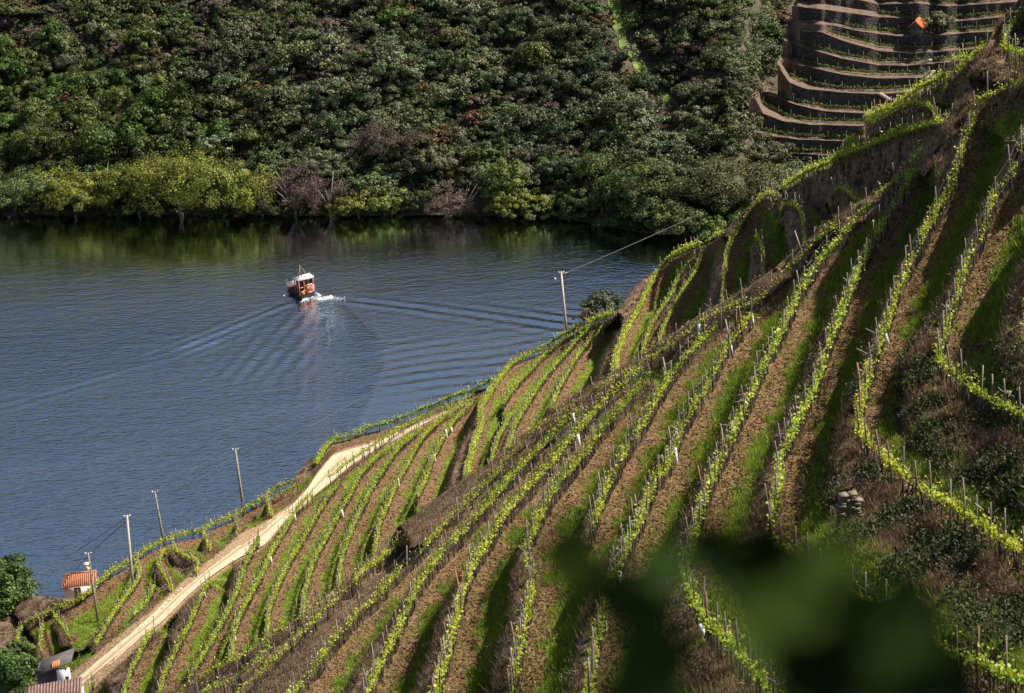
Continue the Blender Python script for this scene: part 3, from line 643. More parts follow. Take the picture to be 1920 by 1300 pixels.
# white guards
def guard(px, py, near, hpx, lab, tilt=0):
    p = g2(px, py) if near else g1(px, py)
    s = proj(p)[2]; h = 1.25*hpx/s/.93
    mb = MB(); mb.tube([(0, 0, -.05), (tilt*h*.5, 0, h*.5), (tilt*h, 0, h)], [.10, .10, .09] if near else [.13, .13, .12], 7)
    link('vine_guard', mb.mesh('vine_guard', M['white'], True), None, lab, 'vine guard', 'white tubes protecting young vines', None, p)
for a in [
 (1525,528,1,22,'small white vine guard high up beside the widest black shaded strip'), (1411,612,1,16,'short white vine guard in the row left of the black strip'),
 (1312,628,1,16,'tiny white vine guard among dense stakes of the upper middle slope'), (1371,668,1,18,'white vine guard at the foot of the pale stake on the soil path'),
 (1664,645,1,26,'largest white vine guard leaning on the soil beside the right rows'), (1268,873,1,26,'upright white vine guard in the row left of the central green strip'),
 (1157,1105,1,26,'slanting white vine guard just left of the blurred leaves'), (1134,1184,1,24,'upright white vine guard low beside the blurred leaves'),
 (1318,1198,1,22,'grey white vine guard at the hook of the row behind the leaves'), (1076,795,1,16,'thin white vine guard near the middle of the slope'), (1086,840,1,20,'white stake-like guard between two rows mid slope'),
 (554,978,0,12,'white vine guard right beside the dirt road bend'), (509,1058,0,12,'white vine guard below the black bank near the road'), (384,1120,0,10,'white vine guard at the road edge by the wide green strip'),
 (441,1202,0,9,'white vine guard at the foot of the row near the lower fold'), (643,972,0,12,'white vine guard at the gap of a middle row'), (748,915,0,14,'white vine guard on the row left of the black hollow'),
 (816,868,0,12,'white vine guard hanging over the black hollow'), (838,824,0,14,'white vine guard pair upper piece at the hollow lip'), (847,812,0,8,'smallest white vine guard at the top of the hollow lip')]:
    guard(a[0], a[1], a[2], a[3], a[4], -.25 if a[0] in (1664,) else (.2 if a[0] == 1157 else -.05))
# leaning stakes seen on the knoll and the near slope
def stake(bx, by, tx, ty, near, lab, mat, rad=.05):
    b = g2(bx, by) if near else g1(bx, by); s = proj(b)[2]; t = P3(tx, ty, s)
    mb = MB(); mb.tube([b-b, (t-b)*.5, t-b], [rad, rad, rad*.8], 6)
    link('stake', mb.mesh('stake', M[mat], True), None, lab, 'stake', None, None, b)
stake(1488,383,1472,358,0,'pale stake leaning left at the tip of the knoll','palepost')
stake(1456,408,1445,373,0,'pale stake leaning beside the looped vine row top','palepost')
stake(1566,357,1558,332,0,'left of two pale stakes leaning on the brown knoll','palepost')
stake(1580,346,1572,322,0,'right of two pale stakes leaning on the brown knoll','palepost')
stake(1503,473,1490,433,1,'tall pale stake leaning beside the upper middle row','palepost',.05)
stake(1770,228,1761,207,0,'white stake leaning at the end of the arched row','palepost',.05)
stake(872,1155,853,1068,1,'rusty orange stake leaning over the row at bottom centre','rustpost',.05)
stake(1255,735,1243,670,1,'pale tall stake slanting at the soil path mid slope','palepost',.05)
stake(1374,672,1360,598,1,'white tall stake above the guard on the soil path','palepost',.05)
stake(1616,745,1607,680,1,'orange brown stake at the left edge of the bending row','rustpost',.05)

# ------------------------------------------------------------------ grass and dry scrub on the ground
def scatter(S, n, wfun, name, mat, hgt, wid, blades, lab, seed):
    r2 = np.random.default_rng(seed)
    P = S['P']; ok = S['ok']; inview = (S['X'][:-1, :-1] > -40) & (S['X'][:-1, :-1] < 1950) & (S['Y'][:-1, :-1] < 1330)
    wt = wfun(S)[:-1, :-1]*ok*inview
    pr = wt.ravel()/wt.sum(); k = r2.choice(len(pr), n, p=pr); i, j = np.unravel_index(k, wt.shape)
    a, b = r2.random(n)[:, None], r2.random(n)[:, None]
    c = (P[i, j]*(1-a)+P[i+1, j]*a)*(1-b)+(P[i, j+1]*(1-a)+P[i+1, j+1]*a)*b
    c = np.repeat(c, blades, 0); m = len(c)
    sc = np.repeat(r2.uniform(.5, 1.4, n), blades)
    c = c+np.c_[r2.normal(0, .09, (m, 2))*sc[:, None], np.full(m, -.02)]
    ang = r2.uniform(0, 2*math.pi, m); u = np.c_[np.cos(ang), np.sin(ang), 0*ang]*wid*.5*r2.uniform(.7, 1.3, m)[:, None]
    tip = np.c_[r2.normal(0, .35, (m, 2)), np.ones(m)]; tip *= (hgt*sc*r2.uniform(.6, 1.2, m))[:, None]
    V = np.stack([c-u, c+u, c+tip], 1).reshape(-1, 3)
    lv = np.repeat(np.clip(r2.normal(.5, .25, m), 0, 1), 3)
    link(name, mesh_from(name, V, np.arange(3*m).reshape(m, 3), M[mat], {'lv': lv}), None, lab, name.replace('_', ' '), None, 'stuff')
cl_ = lambda S, f=1.1, t=-.1: sstep(t, t+.35, vnoise(S['P'], f, 2))
scatter(S2, 90000, lambda S: (S['cover'][..., 1]+.03)*(1-S['rm'])*(.25+cl_(S, .9, -.3)), 'grass', 'grass', .24, .033, 3, 'green grass strips on the near terraces', 1)
scatter(S1, 60000, lambda S: (S['cover'][..., 1]+.015)*(1-S['rm']), 'grass', 'grass', .22, .06, 2, 'green grass strips on the lower terraces', 2)
scatter(S2, 42000, lambda S: (S['cover'][..., 2]*(1-S['rm'])+.03)*(.1+cl_(S)), 'dry_grass', 'drygrass', .27, .028, 4, 'dry brown grass on the banks of the near slope', 3)
scatter(S1, 35000, lambda S: (S['cover'][..., 2]*(1-S['rm'])+.02)*(.1+cl_(S)), 'dry_grass', 'drygrass', .30, .05, 2, 'dry brown grass on the banks of the lower slope', 4)

scatter(S2, 70000, lambda S: np.clip(1-S['cover'][..., 1]-S['cover'][..., 2], .02, 1)*(1-S['rm']), 'soil_clods', 'clod', .05, .16, 2, 'loose clods and dry litter on the near soil strips', 5)
scatter(S1, 40000, lambda S: np.clip(1-S['cover'][..., 1]-S['cover'][..., 2], .02, 1)*(1-S['rm']), 'soil_clods', 'clod', .08, .2, 2, 'loose clods and dry litter on the lower soil strips', 6)
def scrub(S, n, wfun, lab, seed, sz, mat='oak'):
    r2 = np.random.default_rng(seed); P = S['P']; wt = wfun(S)[:-1, :-1]*S['ok']*(S['X'][:-1, :-1] < 1950)*(S['Y'][:-1, :-1] < 1330)
    k = r2.choice(wt.size, n, p=(wt/wt.sum()).ravel()); i, j = np.unravel_index(k, wt.shape); c = P[i, j]
    rr = r2.uniform(.15, .55, n); m = 46; e = r2.normal(size=(n, m, 3)); e /= np.linalg.norm(e, axis=2)[..., None]; e[..., 2] = np.abs(e[..., 2])*.9
    C = (c[:, None]+e*(rr[:, None]*r2.uniform(.5, 1.05, (n, m)))[..., None]).reshape(-1, 3)
    V, F, k4 = leaves(C, sz, np.array([0, 0, .6])); lv = np.clip(r2.normal(.5, .25, len(C)), 0, 1)
    link('scrub', mesh_from('scrub', V, F, M[mat], {'lv': np.repeat(lv, k4)}), None, lab, 'scrub', None, 'stuff')
scrub(S2, 1300, lambda S: S['cover'][..., 2]*(S['X'] > 1500)*(S['Y'] > 640)*cl_(S, .35, -.1)+1e-6, 'dark brambles and weeds on the shaded banks at right', 31, .08, 'bramble')
scrub(S2, 500, lambda S: S['cover'][..., 1]*cl_(S, .5, 0)+1e-6, 'low weeds along the grass strips of the near terraces', 32, .06, 'bright')
scrub(S2, 700, lambda S: S['cover'][..., 2]*cl_(S, .6, 0)+1e-6, 'dead brown bushes on the dry banks of the near slope', 33, .06, 'twig')
scrub(S1, 700, lambda S: S['cover'][..., 2]*cl_(S, .6, 0)+1e-6, 'dead brown bushes on the dry banks of the lower slope', 34, .09, 'twig')
# ------------------------------------------------------------------ water
def water_mat():
    m, nt, b = new_mat('river_water')
    b.inputs['Base Color'].default_value = (.66, .735, .79, 1); b.inputs['Roughness'].default_value = .05; b.inputs['IOR'].default_value = 1.33; b.inputs['Metallic'].default_value = 1.0
    tc = N(nt, 'ShaderNodeTexCoord'); mp = N(nt, 'ShaderNodeMapping'); mp.inputs['Scale'].default_value = (.55, 1.25, 1); mp.inputs['Rotation'].default_value = (0, 0, R(8))
    nt.links.new(tc.outputs['Object'], mp.inputs['Vector'])
    n1 = noisen(nt, 1.5, 3, .55, vec=mp.outputs[0]); n2 = noisen(nt, .45, 3, .6, vec=mp.outputs[0])
    at = N(nt, 'ShaderNodeAttribute', attribute_name='chop')
    ad = N(nt, 'ShaderNodeMath', operation='MULTIPLY_ADD'); ad.inputs[1].default_value = 1.2; nt.links.new(n2, ad.inputs[0]); nt.links.new(n1, ad.inputs[2])
    mu = N(nt, 'ShaderNodeMath', operation='MULTIPLY'); nt.links.new(ad.outputs[0], mu.inputs[0]); nt.links.new(at.outputs['Fac'], mu.inputs[1])
    bump(nt, b, mu.outputs[0], 1., .21)
    return m
M['water'] = water_mat()
def build_water():
    # fine sheet over the part in view, following the ground coordinates
    xs = np.arange(-110, 60, .5); ys = np.arange(285, 520, .5)
    X, Y = np.meshgrid(xs, ys, indexing='ij'); Z = np.zeros_like(X)
    Pw = np.stack([X, Y, Z], -1); u, v, s = proj(Pw)
    # boat wash: two arms of short crests and the curved track
    def arm(p0, p1, width, lam, ph):
        a = atz(*p0, 0.)[:2]; b = atz(*p1, 0.)[:2]; d = b-a; L = np.linalg.norm(d); d /= L; nrm = np.array([-d[1], d[0]])
        t = (X-a[0])*d[0]+(Y-a[1])*d[1]; q = (X-a[0])*nrm[0]+(Y-a[1])*nrm[1]
        wd = width*(.25+.75*np.clip(t/L, 0, 1))
        env = np.exp(-(q/wd)**2)*sstep(-2, 6, t)*(1-sstep(L*.85, L*1.25, t))
        return env*np.sin((q+t*.10)*2*math.pi/lam+ph+.9*vnoise(Pw, .08, 2))
    h = .13*arm((548, 566), (330, 664), 5.5, 2.6, 0)+.10*arm((560, 578), (480, 705), 9, 2.6, 1.)
    h += .12*(.7+.6*vnoise(Pw, .09, 2))*arm((612, 560), (1090, 606), 5.5, 3.0, 2.)+.05*arm((600, 600), (640, 740), 20, 2.6, 2.5)
    h += .06*arm((330, 664), (-60, 790), 3.2, 2.8, 0)
    fan = sstep(640, 830, u+40*vnoise(Pw, .05, 2))*(1-sstep(1150, 1300, u))*sstep(600, 650, v)*(1-sstep(820, 900, v))
    h += .085*fan*(.55+.6*vnoise(Pw, .11, 2))*np.sin((Y-.16*X)*2*math.pi/3.4+2.6*vnoise(Pw, .07, 3))
    h *= .8+.45*vnoise(Pw, .3, 2)
    chop = .42+.22*vnoise(Pw, .02, 3)
    chop += .34*sstep(560, 660, v+ .1*(u-300))
    # calmer slick inside the curved track, sharp edge on its right
    cx = interp([(500, 560), (560, 600), (600, 640), (690, 715), (740, 708), (820, 660)], v)
    slick = sstep(18, -6, u-np.interp(v, [560, 600, 640, 690, 740, 800], [620, 668, 705, 718, 708, 660]))*sstep(-90, -20, u-np.interp(v, [560, 600, 640, 690, 740, 800], [620, 668, 705, 718, 708, 660]))*sstep(570, 610, v)*(1-sstep(740, 800, v))
    edge_ = np.interp(v, [430, 560, 600, 640, 690, 740, 860], [560, 622, 668, 705, 718, 700, 640])
    chop *= 1+.4*slick; h *= 1-.45*slick; chop *= 1-.5*sstep(-3, 8, u-edge_)*sstep(520, 600, v)*(1-sstep(800, 900, v))
    strk = vnoise(np.stack([X*.02+Y*.004, Y*.11-X*.012, 0*X], -1), 1., 3); chop *= 1+.45*strk
    h *= 1.25
    # calm water near the far bank
    chop *= 1-.78*sstep(600, 460, v+.10*(u-500)*(u > 500))
    chop = np.clip(chop, .05, 1.2)
    Pw[..., 2] = h
    nx, ny = X.shape; idx = np.arange(nx*ny).reshape(nx, ny)
    q = np.stack([idx[:-1, :-1], idx[1:, :-1], idx[1:, 1:], idx[:-1, 1:]], -1).reshape(-1, 4)
    # outer ring to the horizon
    V = [Pw.reshape(-1, 3)]; CH = [chop.ravel()]; x0, x1, y0, y1 = xs[0], xs[-1], ys[0], ys[-1]; B = 900
    ex = [(-B, 60), (x0, 60), (x1, 60), (B, 60), (-B, y0), (x0, y0), (x1, y0), (B, y0), (-B, y1), (x0, y1), (x1, y1), (B, y1), (-B, 1400), (x0, 1400), (x1, 1400), (B, 1400)]
    V.append(np.array([(a, b, 0) for a, b in ex])); CH.append(np.full(16, .5)); o = nx*ny
    eq = [[o+r*4+c, o+r*4+c+1, o+(r+1)*4+c+1, o+(r+1)*4+c] for r in range(3) for c in range(3) if not (r == 1 and c == 1)]
    link('river_water', mesh_from('river_water', np.vstack(V), np.vstack([q, eq]), M['water'], {'chop': np.concatenate(CH)}, smooth=True), kind='structure')
build_water()

# ------------------------------------------------------------------ opposite hillside
SHORE = [(-900,400),(-300,404),(0,405),(200,403),(400,402),(560,405),(740,405),(850,402),(1000,406),(1060,410),(1130,425),(1200,436),(1300,446),(1450,452),(1700,455),(2100,450),(2800,440)]
def shore_r(az):
    xs = np.linspace(-900, 2800, 400); p = atz(xs, interp(SHORE, xs), 0.)
    a = np.arctan2(p[:, 0], p[:, 1]); r = np.hypot(p[:, 0], p[:, 1]); return np.interp(az, a, r)
AZT0, AZT1 = [float(np.arctan2(*(atz(x, 180., 10.)[:2]))) for x in (1400, 1450)]
def hill_z(az, rr):
    """rr: metres behind the shoreline"""
    p = np.stack([np.sin(az)*(480+rr), np.cos(az)*(480+rr), 0*rr], -1)
    z = np.where(rr < 0, rr*.5, np.where(rr < 4, rr*.35, 1.4+(rr-4)*.56))
    crest = 90+6*vnoise(p, .012, 2)
    z = np.where(z > crest, crest+(z-crest)*.12, z)
    z = z-np.clip(rr-230, 0, 1e9)*.12
    g = vnoise(p, .03, 3)*3.2*sstep(3, 25, rr)+vnoise(p, .25, 3)*.7*sstep(0, 6, rr)
    # ravine just left of the terraces
    gul = np.exp(-((az-AZT0+.022+.0002*rr)/.016)**2)*sstep(10, 50, rr)*5
    z = z+g-gul
    t = sstep(AZT0-.004, AZT1, az)
    return z*(1-t)+t*(z*.55-3)
def build_hill():
    az = np.radians(np.arange(-30, 34, .12)); rr = np.r_[-8, -3, 0, 1, 2, 3, 4, np.arange(5.5, 110, 1.5), np.arange(112, 520, 10)]
    A, RR2 = np.meshgrid(az, rr, indexing='ij'); r = shore_r(A)+RR2; z = hill_z(A, RR2)
    P = np.stack([np.sin(A)*r, np.cos(A)*r, z], -1); n, m = A.shape; idx = np.arange(n*m).reshape(n, m)
    q = np.stack([idx[:-1, :-1], idx[1:, :-1], idx[1:, 1:], idx[:-1, 1:]], -1).reshape(-1, 4)
    mt, nt, b = new_mat('scrub_ground')
    c = ramp(nt, noisen(nt, .35, 8, .7), [(.3, (.02, .025, .01)), (.48, (.06, .05, .028)), (.6, (.12, .085, .055)), (.75, (.07, .085, .025))])
    nt.links.new(c, b.inputs['Base Color']); b.inputs['Roughness'].default_value = 1; bump(nt, b, noisen(nt, 1.5, 6), 1., .5)
    link('far_hillside', mesh_from('far_hillside', P.reshape(-1, 3), q, mt, smooth=True), kind='structure')
build_hill()

# ------------------------------------------------------------------ trees
def blob(r, seed, sub=2, amp=.18):
    import bmesh
    bm = bmesh.new(); bmesh.ops.create_icosphere(bm, subdivisions=sub, radius=1)
    v = np.array([x.co[:] for x in bm.verts]); f = np.array([[q.index for q in x.verts] for x in bm.faces]); bm.free()
    v = v*(1+amp*vnoise(v+seed*3.3, 1.6, 2))[:, None]*np.array(r); return v, f
def crown_data(rx, ry, rz, nclump, per, leaf, seed, core=.74, lvb=.5, clr=.32, lobes=0):
    r2 = np.random.default_rng(seed)
    # clump centres on the shell of a lumpy ellipsoid
    d = r2.normal(size=(nclump, 3)); d /= np.linalg.norm(d, axis=1)[:, None]; d[:, 2] = np.where(d[:, 2] < -.35, -d[:, 2], d[:, 2])
    rad = (.66+.36*r2.random(nclump))*(1+.25*vnoise(d*1.3+seed, 1., 2))
    cc = d*rad[:, None]*np.array([rx, ry, rz])
    if lobes:
        lc = r2.normal(size=(lobes, 3))*np.array([.42*rx, .42*ry, .16*rz]); ls = r2.uniform(.55, .9, lobes)
        w_ = r2.integers(0, lobes, nclump); cc = cc*ls[w_][:, None]+lc[w_]; cc[:, 2] = np.maximum(cc[:, 2], -.6*rz)
    cs = clr*min(rx, rz)*r2.uniform(.7, 1.25, nclump)
    e = r2.normal(size=(nclump, per, 3)); e /= np.linalg.norm(e, axis=2)[..., None]
    pos = cc[:, None]+e*(cs[:, None]*(.55+.5*r2.random((nclump, per))))[..., None]*np.array([1.15, 1.15, .8])
    out = e+d[:, None]*.5+np.array([0, 0, .35])
    pos = pos.reshape(-1, 3); out = out.reshape(-1, 3)
    n = len(pos); a = r2.normal(size=(n, 3)); nr = out+r2.normal(size=(n, 3))*.55; nr /= np.linalg.norm(nr, axis=1)[:, None]
    u = np.cross(nr, a); u /= np.linalg.norm(u, axis=1)[:, None]; v = np.cross(nr, u); s = (leaf*r2.uniform(.6, 1.35, n))[:, None]
    V = np.stack([pos-v*s*.5, pos+u*s*.45, pos+v*s*.5, pos-u*s*.45], 1).reshape(-1, 3)
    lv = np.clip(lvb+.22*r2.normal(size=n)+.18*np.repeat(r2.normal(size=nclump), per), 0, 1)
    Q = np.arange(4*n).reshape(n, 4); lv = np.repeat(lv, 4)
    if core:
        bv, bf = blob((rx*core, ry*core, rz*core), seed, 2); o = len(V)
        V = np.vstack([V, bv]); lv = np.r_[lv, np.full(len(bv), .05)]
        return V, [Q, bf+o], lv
    return V, [Q], lv
def tree_mesh(kind, mat, rx, rz, nclump, per, leaf, seed, core=.36, clr=.31):
    V, F, lv = crown_data(rx, rx*.95, rz, nclump, per, leaf, seed, core, clr=clr, lobes=3+seed % 3)
    V[:, 2] += rz*.85
    # short trunk, joined: too small in the picture for a part of its own
    mb = MB(); mb.tube([(0, 0, -1.), (.1, 0, rz*.5)], [.16, .1], 5, False); tv = np.vstack(mb.v); tf = np.vstack(mb.f4)+len(V)
    n4 = len(F[0]); n3 = len(F[1]) if len(F) > 1 else 0
    V = np.vstack([V, tv]); lv = np.r_[lv, np.zeros(len(tv))]
    FF = [np.vstack([F[0], tf])]+F[1:]
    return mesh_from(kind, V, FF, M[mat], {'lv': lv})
KIND = {
 'olive_tree': dict(mat='olive', rx=(2.0, 2.9), rz=(1.5, 2.1), nc=44, per=54, leaf=.225, n=6),
 'oak_bush': dict(mat='oak', rx=(1.7, 2.6), rz=(1.1, 1.7), nc=36, per=50, leaf=.225, n=5),
 'rust_bush': dict(mat='rust', rx=(1.4, 2.2), rz=(.8, 1.3), nc=30, per=34, leaf=.26, n=4),
 'broadleaf_tree': dict(mat='bright', rx=(2.1, 3.1), rz=(1.7, 2.4), nc=44, per=56, leaf=.24, n=4),
 'evergreen_tree': dict(mat='oliveb', rx=(2.1, 3.0), rz=(1.5, 2.2), nc=44, per=54, leaf=.225, n=5),
 'twiggy_bush': dict(mat='twig', rx=(1.5, 2.3), rz=(.9, 1.5), nc=32, per=40, leaf=.2, n=4),
}
protos = {}
for k, (nm, K) in enumerate(KIND.items()):
    protos[nm] = [tree_mesh(nm, K['mat'], random.uniform(*K['rx']), random.uniform(*K['rz']), K['nc'], K['per'], K['leaf'], 100*k+i) for i in range(K['n'])]
GL = {'olive_tree': ('grey green olive tree in the dense scrub of the far hillside', 'tree', 'grey green olive trees on the far hillside'),
      'oak_bush': ('dark green evergreen bush in the dense scrub of the far hillside', 'bush', 'dark evergreen bushes on the far hillside'),
      'rust_bush': ('low rusty brown bush in the scrub of the far hillside', 'bush', 'rusty brown bushes on the far hillside'),
      'broadleaf_tree': ('fresh green broadleaf tree on the far hillside', 'tree', 'fresh green trees on the far hillside'),
      'evergreen_tree': ('round dark evergreen tree in the dense wood of the far hillside', 'tree', 'round evergreen trees on the far hillside'),
      'twiggy_bush': ('grey brown half bare bush in the scrub of the far hillside', 'bush', 'half bare bushes on the far hillside')}
def hill_point(az, rr): 
    r = float(shore_r(az))+rr; return np.array([math.sin(az)*r, math.cos(az)*r, float(hill_z(np.array(az), np.array(rr)))])
# meadow strip on the far hill (px): no trees inside
MEADOW = [(1150,0),(1163,60),(1172,90),(1195,115),(1210,150),(1230,165),(1262,200),(1280,226)]
def in_meadow(u, v): 
    return abs(u-np.interp(v, [p[1] for p in MEADOW], [p[0] for p in MEADOW])) < np.interp(v, [0, 70, 120, 260], [34, 34, 32, 28]) and v < 262
cells = []
def try_place(): 
    cnt = {k: 0 for k in KIND}; pts = []
    rr2 = random.Random(5); grid = {}
    tries = 0
    NT = 60000; AZ = np.radians(rng.uniform(-13.2, 7.2, NT)); RB = rng.uniform(5, 98, NT)
    rad_ = shore_r(AZ)+RB; PP = np.stack([np.sin(AZ)*rad_, np.cos(AZ)*rad_, hill_z(AZ, RB)], -1); UU, VV_, _ = proj(PP)
    Q1 = vnoise(np.stack([PP[:, 0]*.05, PP[:, 1]*.05, 0*AZ+3.], -1), 1., 2); Q2 = vnoise(np.stack([PP[:, 0]*.09+40, PP[:, 1]*.09, 0*AZ+9.], -1), 1., 2)
    while tries < NT-1 and len(pts) < 1750:
        tries += 1
        rr = RB[tries]; p = PP[tries]; u = UU[tries]; v = VV_[tries]
        if v < -70 or u < -190: continue
        if v < 330 and u > np.interp(v, [0, 60, 160, 175, 185, 240, 330], [1480, 1462, 1440, 1412, 1392, 1384, 1375]): continue
        if in_meadow(u, v): continue
        # species by place
        q = Q1[tries]; q2 = Q2[tries]
        wts = dict(olive_tree=1.3+1.2*(u > 500)+.9*(u > 1000), oak_bush=.9, evergreen_tree=1.1+.9*(u > 900), rust_bush=.35+.55*(q2 > .15)+.2*(u < 900), broadleaf_tree=.12, twiggy_bush=.25+.6*(q2 < -.2)+.3*(v < 120))
        if u < 230 and 100 < v < 420 or (u < 420 and 190 < v < 300 and q > 0): wts = dict(olive_tree=.15, evergreen_tree=.3, oak_bush=.3, rust_bush=.05, broadleaf_tree=3, twiggy_bush=.1)
        if rr < 16: wts['broadleaf_tree'] += 1.0
        k = rr2.choices(list(wts), list(wts.values()))[0]
        if cnt[k] >= 298: continue
        sep = {'olive_tree': 2.2, 'oak_bush': 1.9, 'rust_bush': 1.6, 'broadleaf_tree': 2.4, 'twiggy_bush': 1.7, 'evergreen_tree': 2.2}[k]
        gx, gy = int(p[0]//3), int(p[1]//3); bad = False
        for a in (-1, 0, 1):
            for b in (-1, 0, 1):
                for (o, os) in grid.get((gx+a, gy+b), ()):
                    if (o[0]-p[0])**2+(o[1]-p[1])**2 < ((sep+os)/2)**2: bad = True
        if bad: continue
        grid.setdefault((gx, gy), []).append((p, sep)); cnt[k] += 1; pts.append((k, p))
    print('trees', len(pts), cnt)
    return pts
for k, p in try_place():
    lab = GL[k]; o = link(k, random.choice(protos[k]), None, *lab)
    s = random.choice((.65, .8, .9, 1.0, 1.2, 1.55))*random.uniform(.9, 1.1); o.location = (p[0], p[1], p[2]-.3); o.scale = (s*random.uniform(.9, 1.15), s, s*random.uniform(.85, 1.15)); o.rotation_euler = (random.gauss(0, .08), random.gauss(0, .08), random.uniform(0, 6.28))

def big_tree(name, p, rx, rz, mat, lab, cat='tree', trunk_h=None, nclump=60, per=70, leaf=.32, core=.7, bark='bark', seed=1, limbs=6, clr=.26, sub=None):
    """a tree with trunk (and limbs) and crown as parts"""
    o = empty(name, p, lab, cat)
    th = trunk_h if trunk_h is not None else rz*.5
    V, F, lv = crown_data(rx, rx*.9, rz, nclump, per, leaf, seed, core*.62, clr=clr*.9, lobes=5+seed % 3); V[:, 2] += th+rz*.8
    link('crown', mesh_from('crown', V, F, M[mat], {'lv': lv}), o)
    mb = MB(); r3 = random.Random(seed)
    top = np.array([r3.uniform(-.3, .3), r3.uniform(-.3, .3), th+rz*.6])
    mb.tube([(0, 0, -1), top*.4, top], [.05*rz+.1, .04*rz+.06, .05], 7)
    for i in range(limbs):
        a = r3.uniform(0, 6.28); z0 = max(th, .25*rz)*r3.uniform(.6, 1.2)+.3; e = np.array([math.cos(a)*rx*.6, math.sin(a)*rx*.6, z0+rz*r3.uniform(.8, 1.4)])
        s = np.array([0, 0, z0]); mid = (s+e)/2+np.array([0, 0, .3]); mb.tube([s, mid, e], [.03*rz+.03, .02*rz+.02, .015], 5)
    link('trunk', mb.mesh('trunk', M[bark], True), o)
    return o
# riverside trees, left to right: (px x, px y of the foot, half width px, height px, material, label ...)
bank_trees = [
 (30,402,62,100,'bright','dark green bushy tree at the left end of the far bank',('oak')),
 (75,300,52,95,'bright','tall fresh green tree on the left above the river bank','bright'),
 (140,398,55,78,'willow','yellow green willow leftmost in the row along the far bank','willow'),
 (200,395,52,95,'willow','yellow green willow with a rounded top left of the tallest willow','willow'),
 (262,400,48,108,'willow','slim yellow willow leaning on the tallest willow','willow'),
 (340,402,82,138,'willow','largest yellow green willow on the far bank','willow'),
 (425,400,66,128,'willow','broad yellow green willow right of the largest willow','willow'),
 (492,402,48,92,'willow','small willow at the right end of the willow row','willow'),
 (555,402,58,100,'twig','half bare brown and green tree right of the willows','twig'),
 (620,402,48,85,'twig','bare twiggy tree beside the half bare brown tree','twig'),
 (672,404,42,58,'willow','round yellow green bush left of the gap in the bank trees','willow'),
 (720,404,36,52,'willow','small bright bush right beside the open bank','willow'),
 (870,402,50,66,'rust','orange brown twiggy bush over the fallen branches','twig'),
 (950,400,40,130,'bright','tall fresh green tree behind the orange bush','bright'),
 (985,404,48,55,'willow','low yellow green bush hanging over the water','willow'),
 (1030,404,34,50,'bright','small pale green bush at the waterline right of centre','bright'),
 (1030,330,30,56,'bright','light green young tree on the slope above the bank','bright'),
 (1130,400,52,96,'oak','dark leafy tree on the right part of the far bank','oak'),
 (1160,360,50,92,'bright','fresh green tree standing above the dark bank shade','bright'),
 (1240,395,68,105,'bright','broad green tree at the shaded inlet','oak'),
 (1300,410,52,95,'oak','dark tree at the corner of the shaded inlet','oak'),
 (1375,400,82,132,'olive','large dome shaped olive green tree left of the stone terraces','domed'),
 (1190,232,44,70,'olive','grey green tree beside the meadow strip','olive'),
 (1435,120,42,95,'bright','fresh green tree standing at the edge of the stone terraces','bright'),
 (340,268,45,62,'bright','bright round green tree above the largest willow','bright'),
 (725,300,55,85,'twig','bare grey tree with white branches on the hillside','twig'),
 (1330,440,48,55,'bright','bush low over the dark inlet behind the vineyard','bright'),
 (560,330,60,45,'olive','wide olive tree above the half bare bank tree','olive'),
 (905,300,58,50,'oak','dark round tree below the white blossoming shrub','oak'),
 (1090,402,38,60,'oak','dark bush at the waterline left of the inlet','oak'),
 (1205,425,46,78,'oak','dark bush in deep shade at the mouth of the inlet','oak'),
 (1265,440,50,80,'oak','dark tree low in the shaded inlet beside the vineyard','oak'),
 (770,395,24,26,'oak','low dark bush at the open bank','oak'),
 (620,330,60,60,'olive','grey green tree behind the bare bank tree','olive'),
 (800,330,70,60,'olive','broad olive tree above the open bank','olive'),
 (1080,330,50,56,'olive','grey green tree above the pale waterside bush','olive'),
 (1250,300,60,66,'olive','grey olive tree above the broad inlet tree','olive'),
 (1330,250,52,60,'olive','olive tree left of the lowest far terraces','olive'),
 (1432,322,46,66,'olive','olive tree at the left foot of the far terraces','olive'),
 (1480,330,50,40,'olive','grey olive bush under the lowest far terrace','olive'),
]
def hill_hit(x, y):
    """point of the far hill seen at pixel x, y"""
    r = ray(x, y); az = math.atan2(r[0], r[1]); h = math.hypot(r[0], r[1]); s0 = float(shore_r(az))
    rr = np.linspace(-2, 120, 400); z = hill_z(np.full_like(rr, az), rr); zr = CAMH+r[2]/h*(s0+rr)
    k = np.argmax(z >= zr); k = k if z[k] >= zr[k] else 0
    return hill_point(az, float(rr[k]))
M['domed'] = leafmat('dome_leaf', [(.035, .042, .012), (.08, .085, .03), (.13, .13, .05)], .6, .25, .1)
for i, (x, y, hw, hp, mt, lab, mt2) in enumerate(bank_trees):
    p = hill_hit(x, y); s = proj(p)[2]; H_ = hp/s/.95; rx = hw/s; rz = H_*.54
    few = mt2 == 'twig'
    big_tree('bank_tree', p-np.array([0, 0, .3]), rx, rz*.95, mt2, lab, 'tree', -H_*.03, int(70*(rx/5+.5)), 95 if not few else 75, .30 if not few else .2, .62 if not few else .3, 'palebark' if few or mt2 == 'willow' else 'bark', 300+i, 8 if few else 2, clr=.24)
r3 = random.Random(11)
for i in range(78):
    x = r3.uniform(-40, 1290)
    if 745 < x < 850: continue
    p = hill_hit(x, interp(SHORE, x)-r3.uniform(2, 9)); k = r3.choice(['oak_bush', 'oak_bush', 'evergreen_tree', 'broadleaf_tree'])
    o = link('shore_bush', r3.choice(protos[k]), None, 'dark low bush growing at the waterline under the bank trees', 'bush', 'low bushes along the far waterline')
    sc_ = r3.uniform(.5, .85); o.location = (p[0], p[1], p[2]-.6); o.scale = (sc_*1.2, sc_, sc_); o.rotation_euler = (0, 0, r3.uniform(0, 6.28))
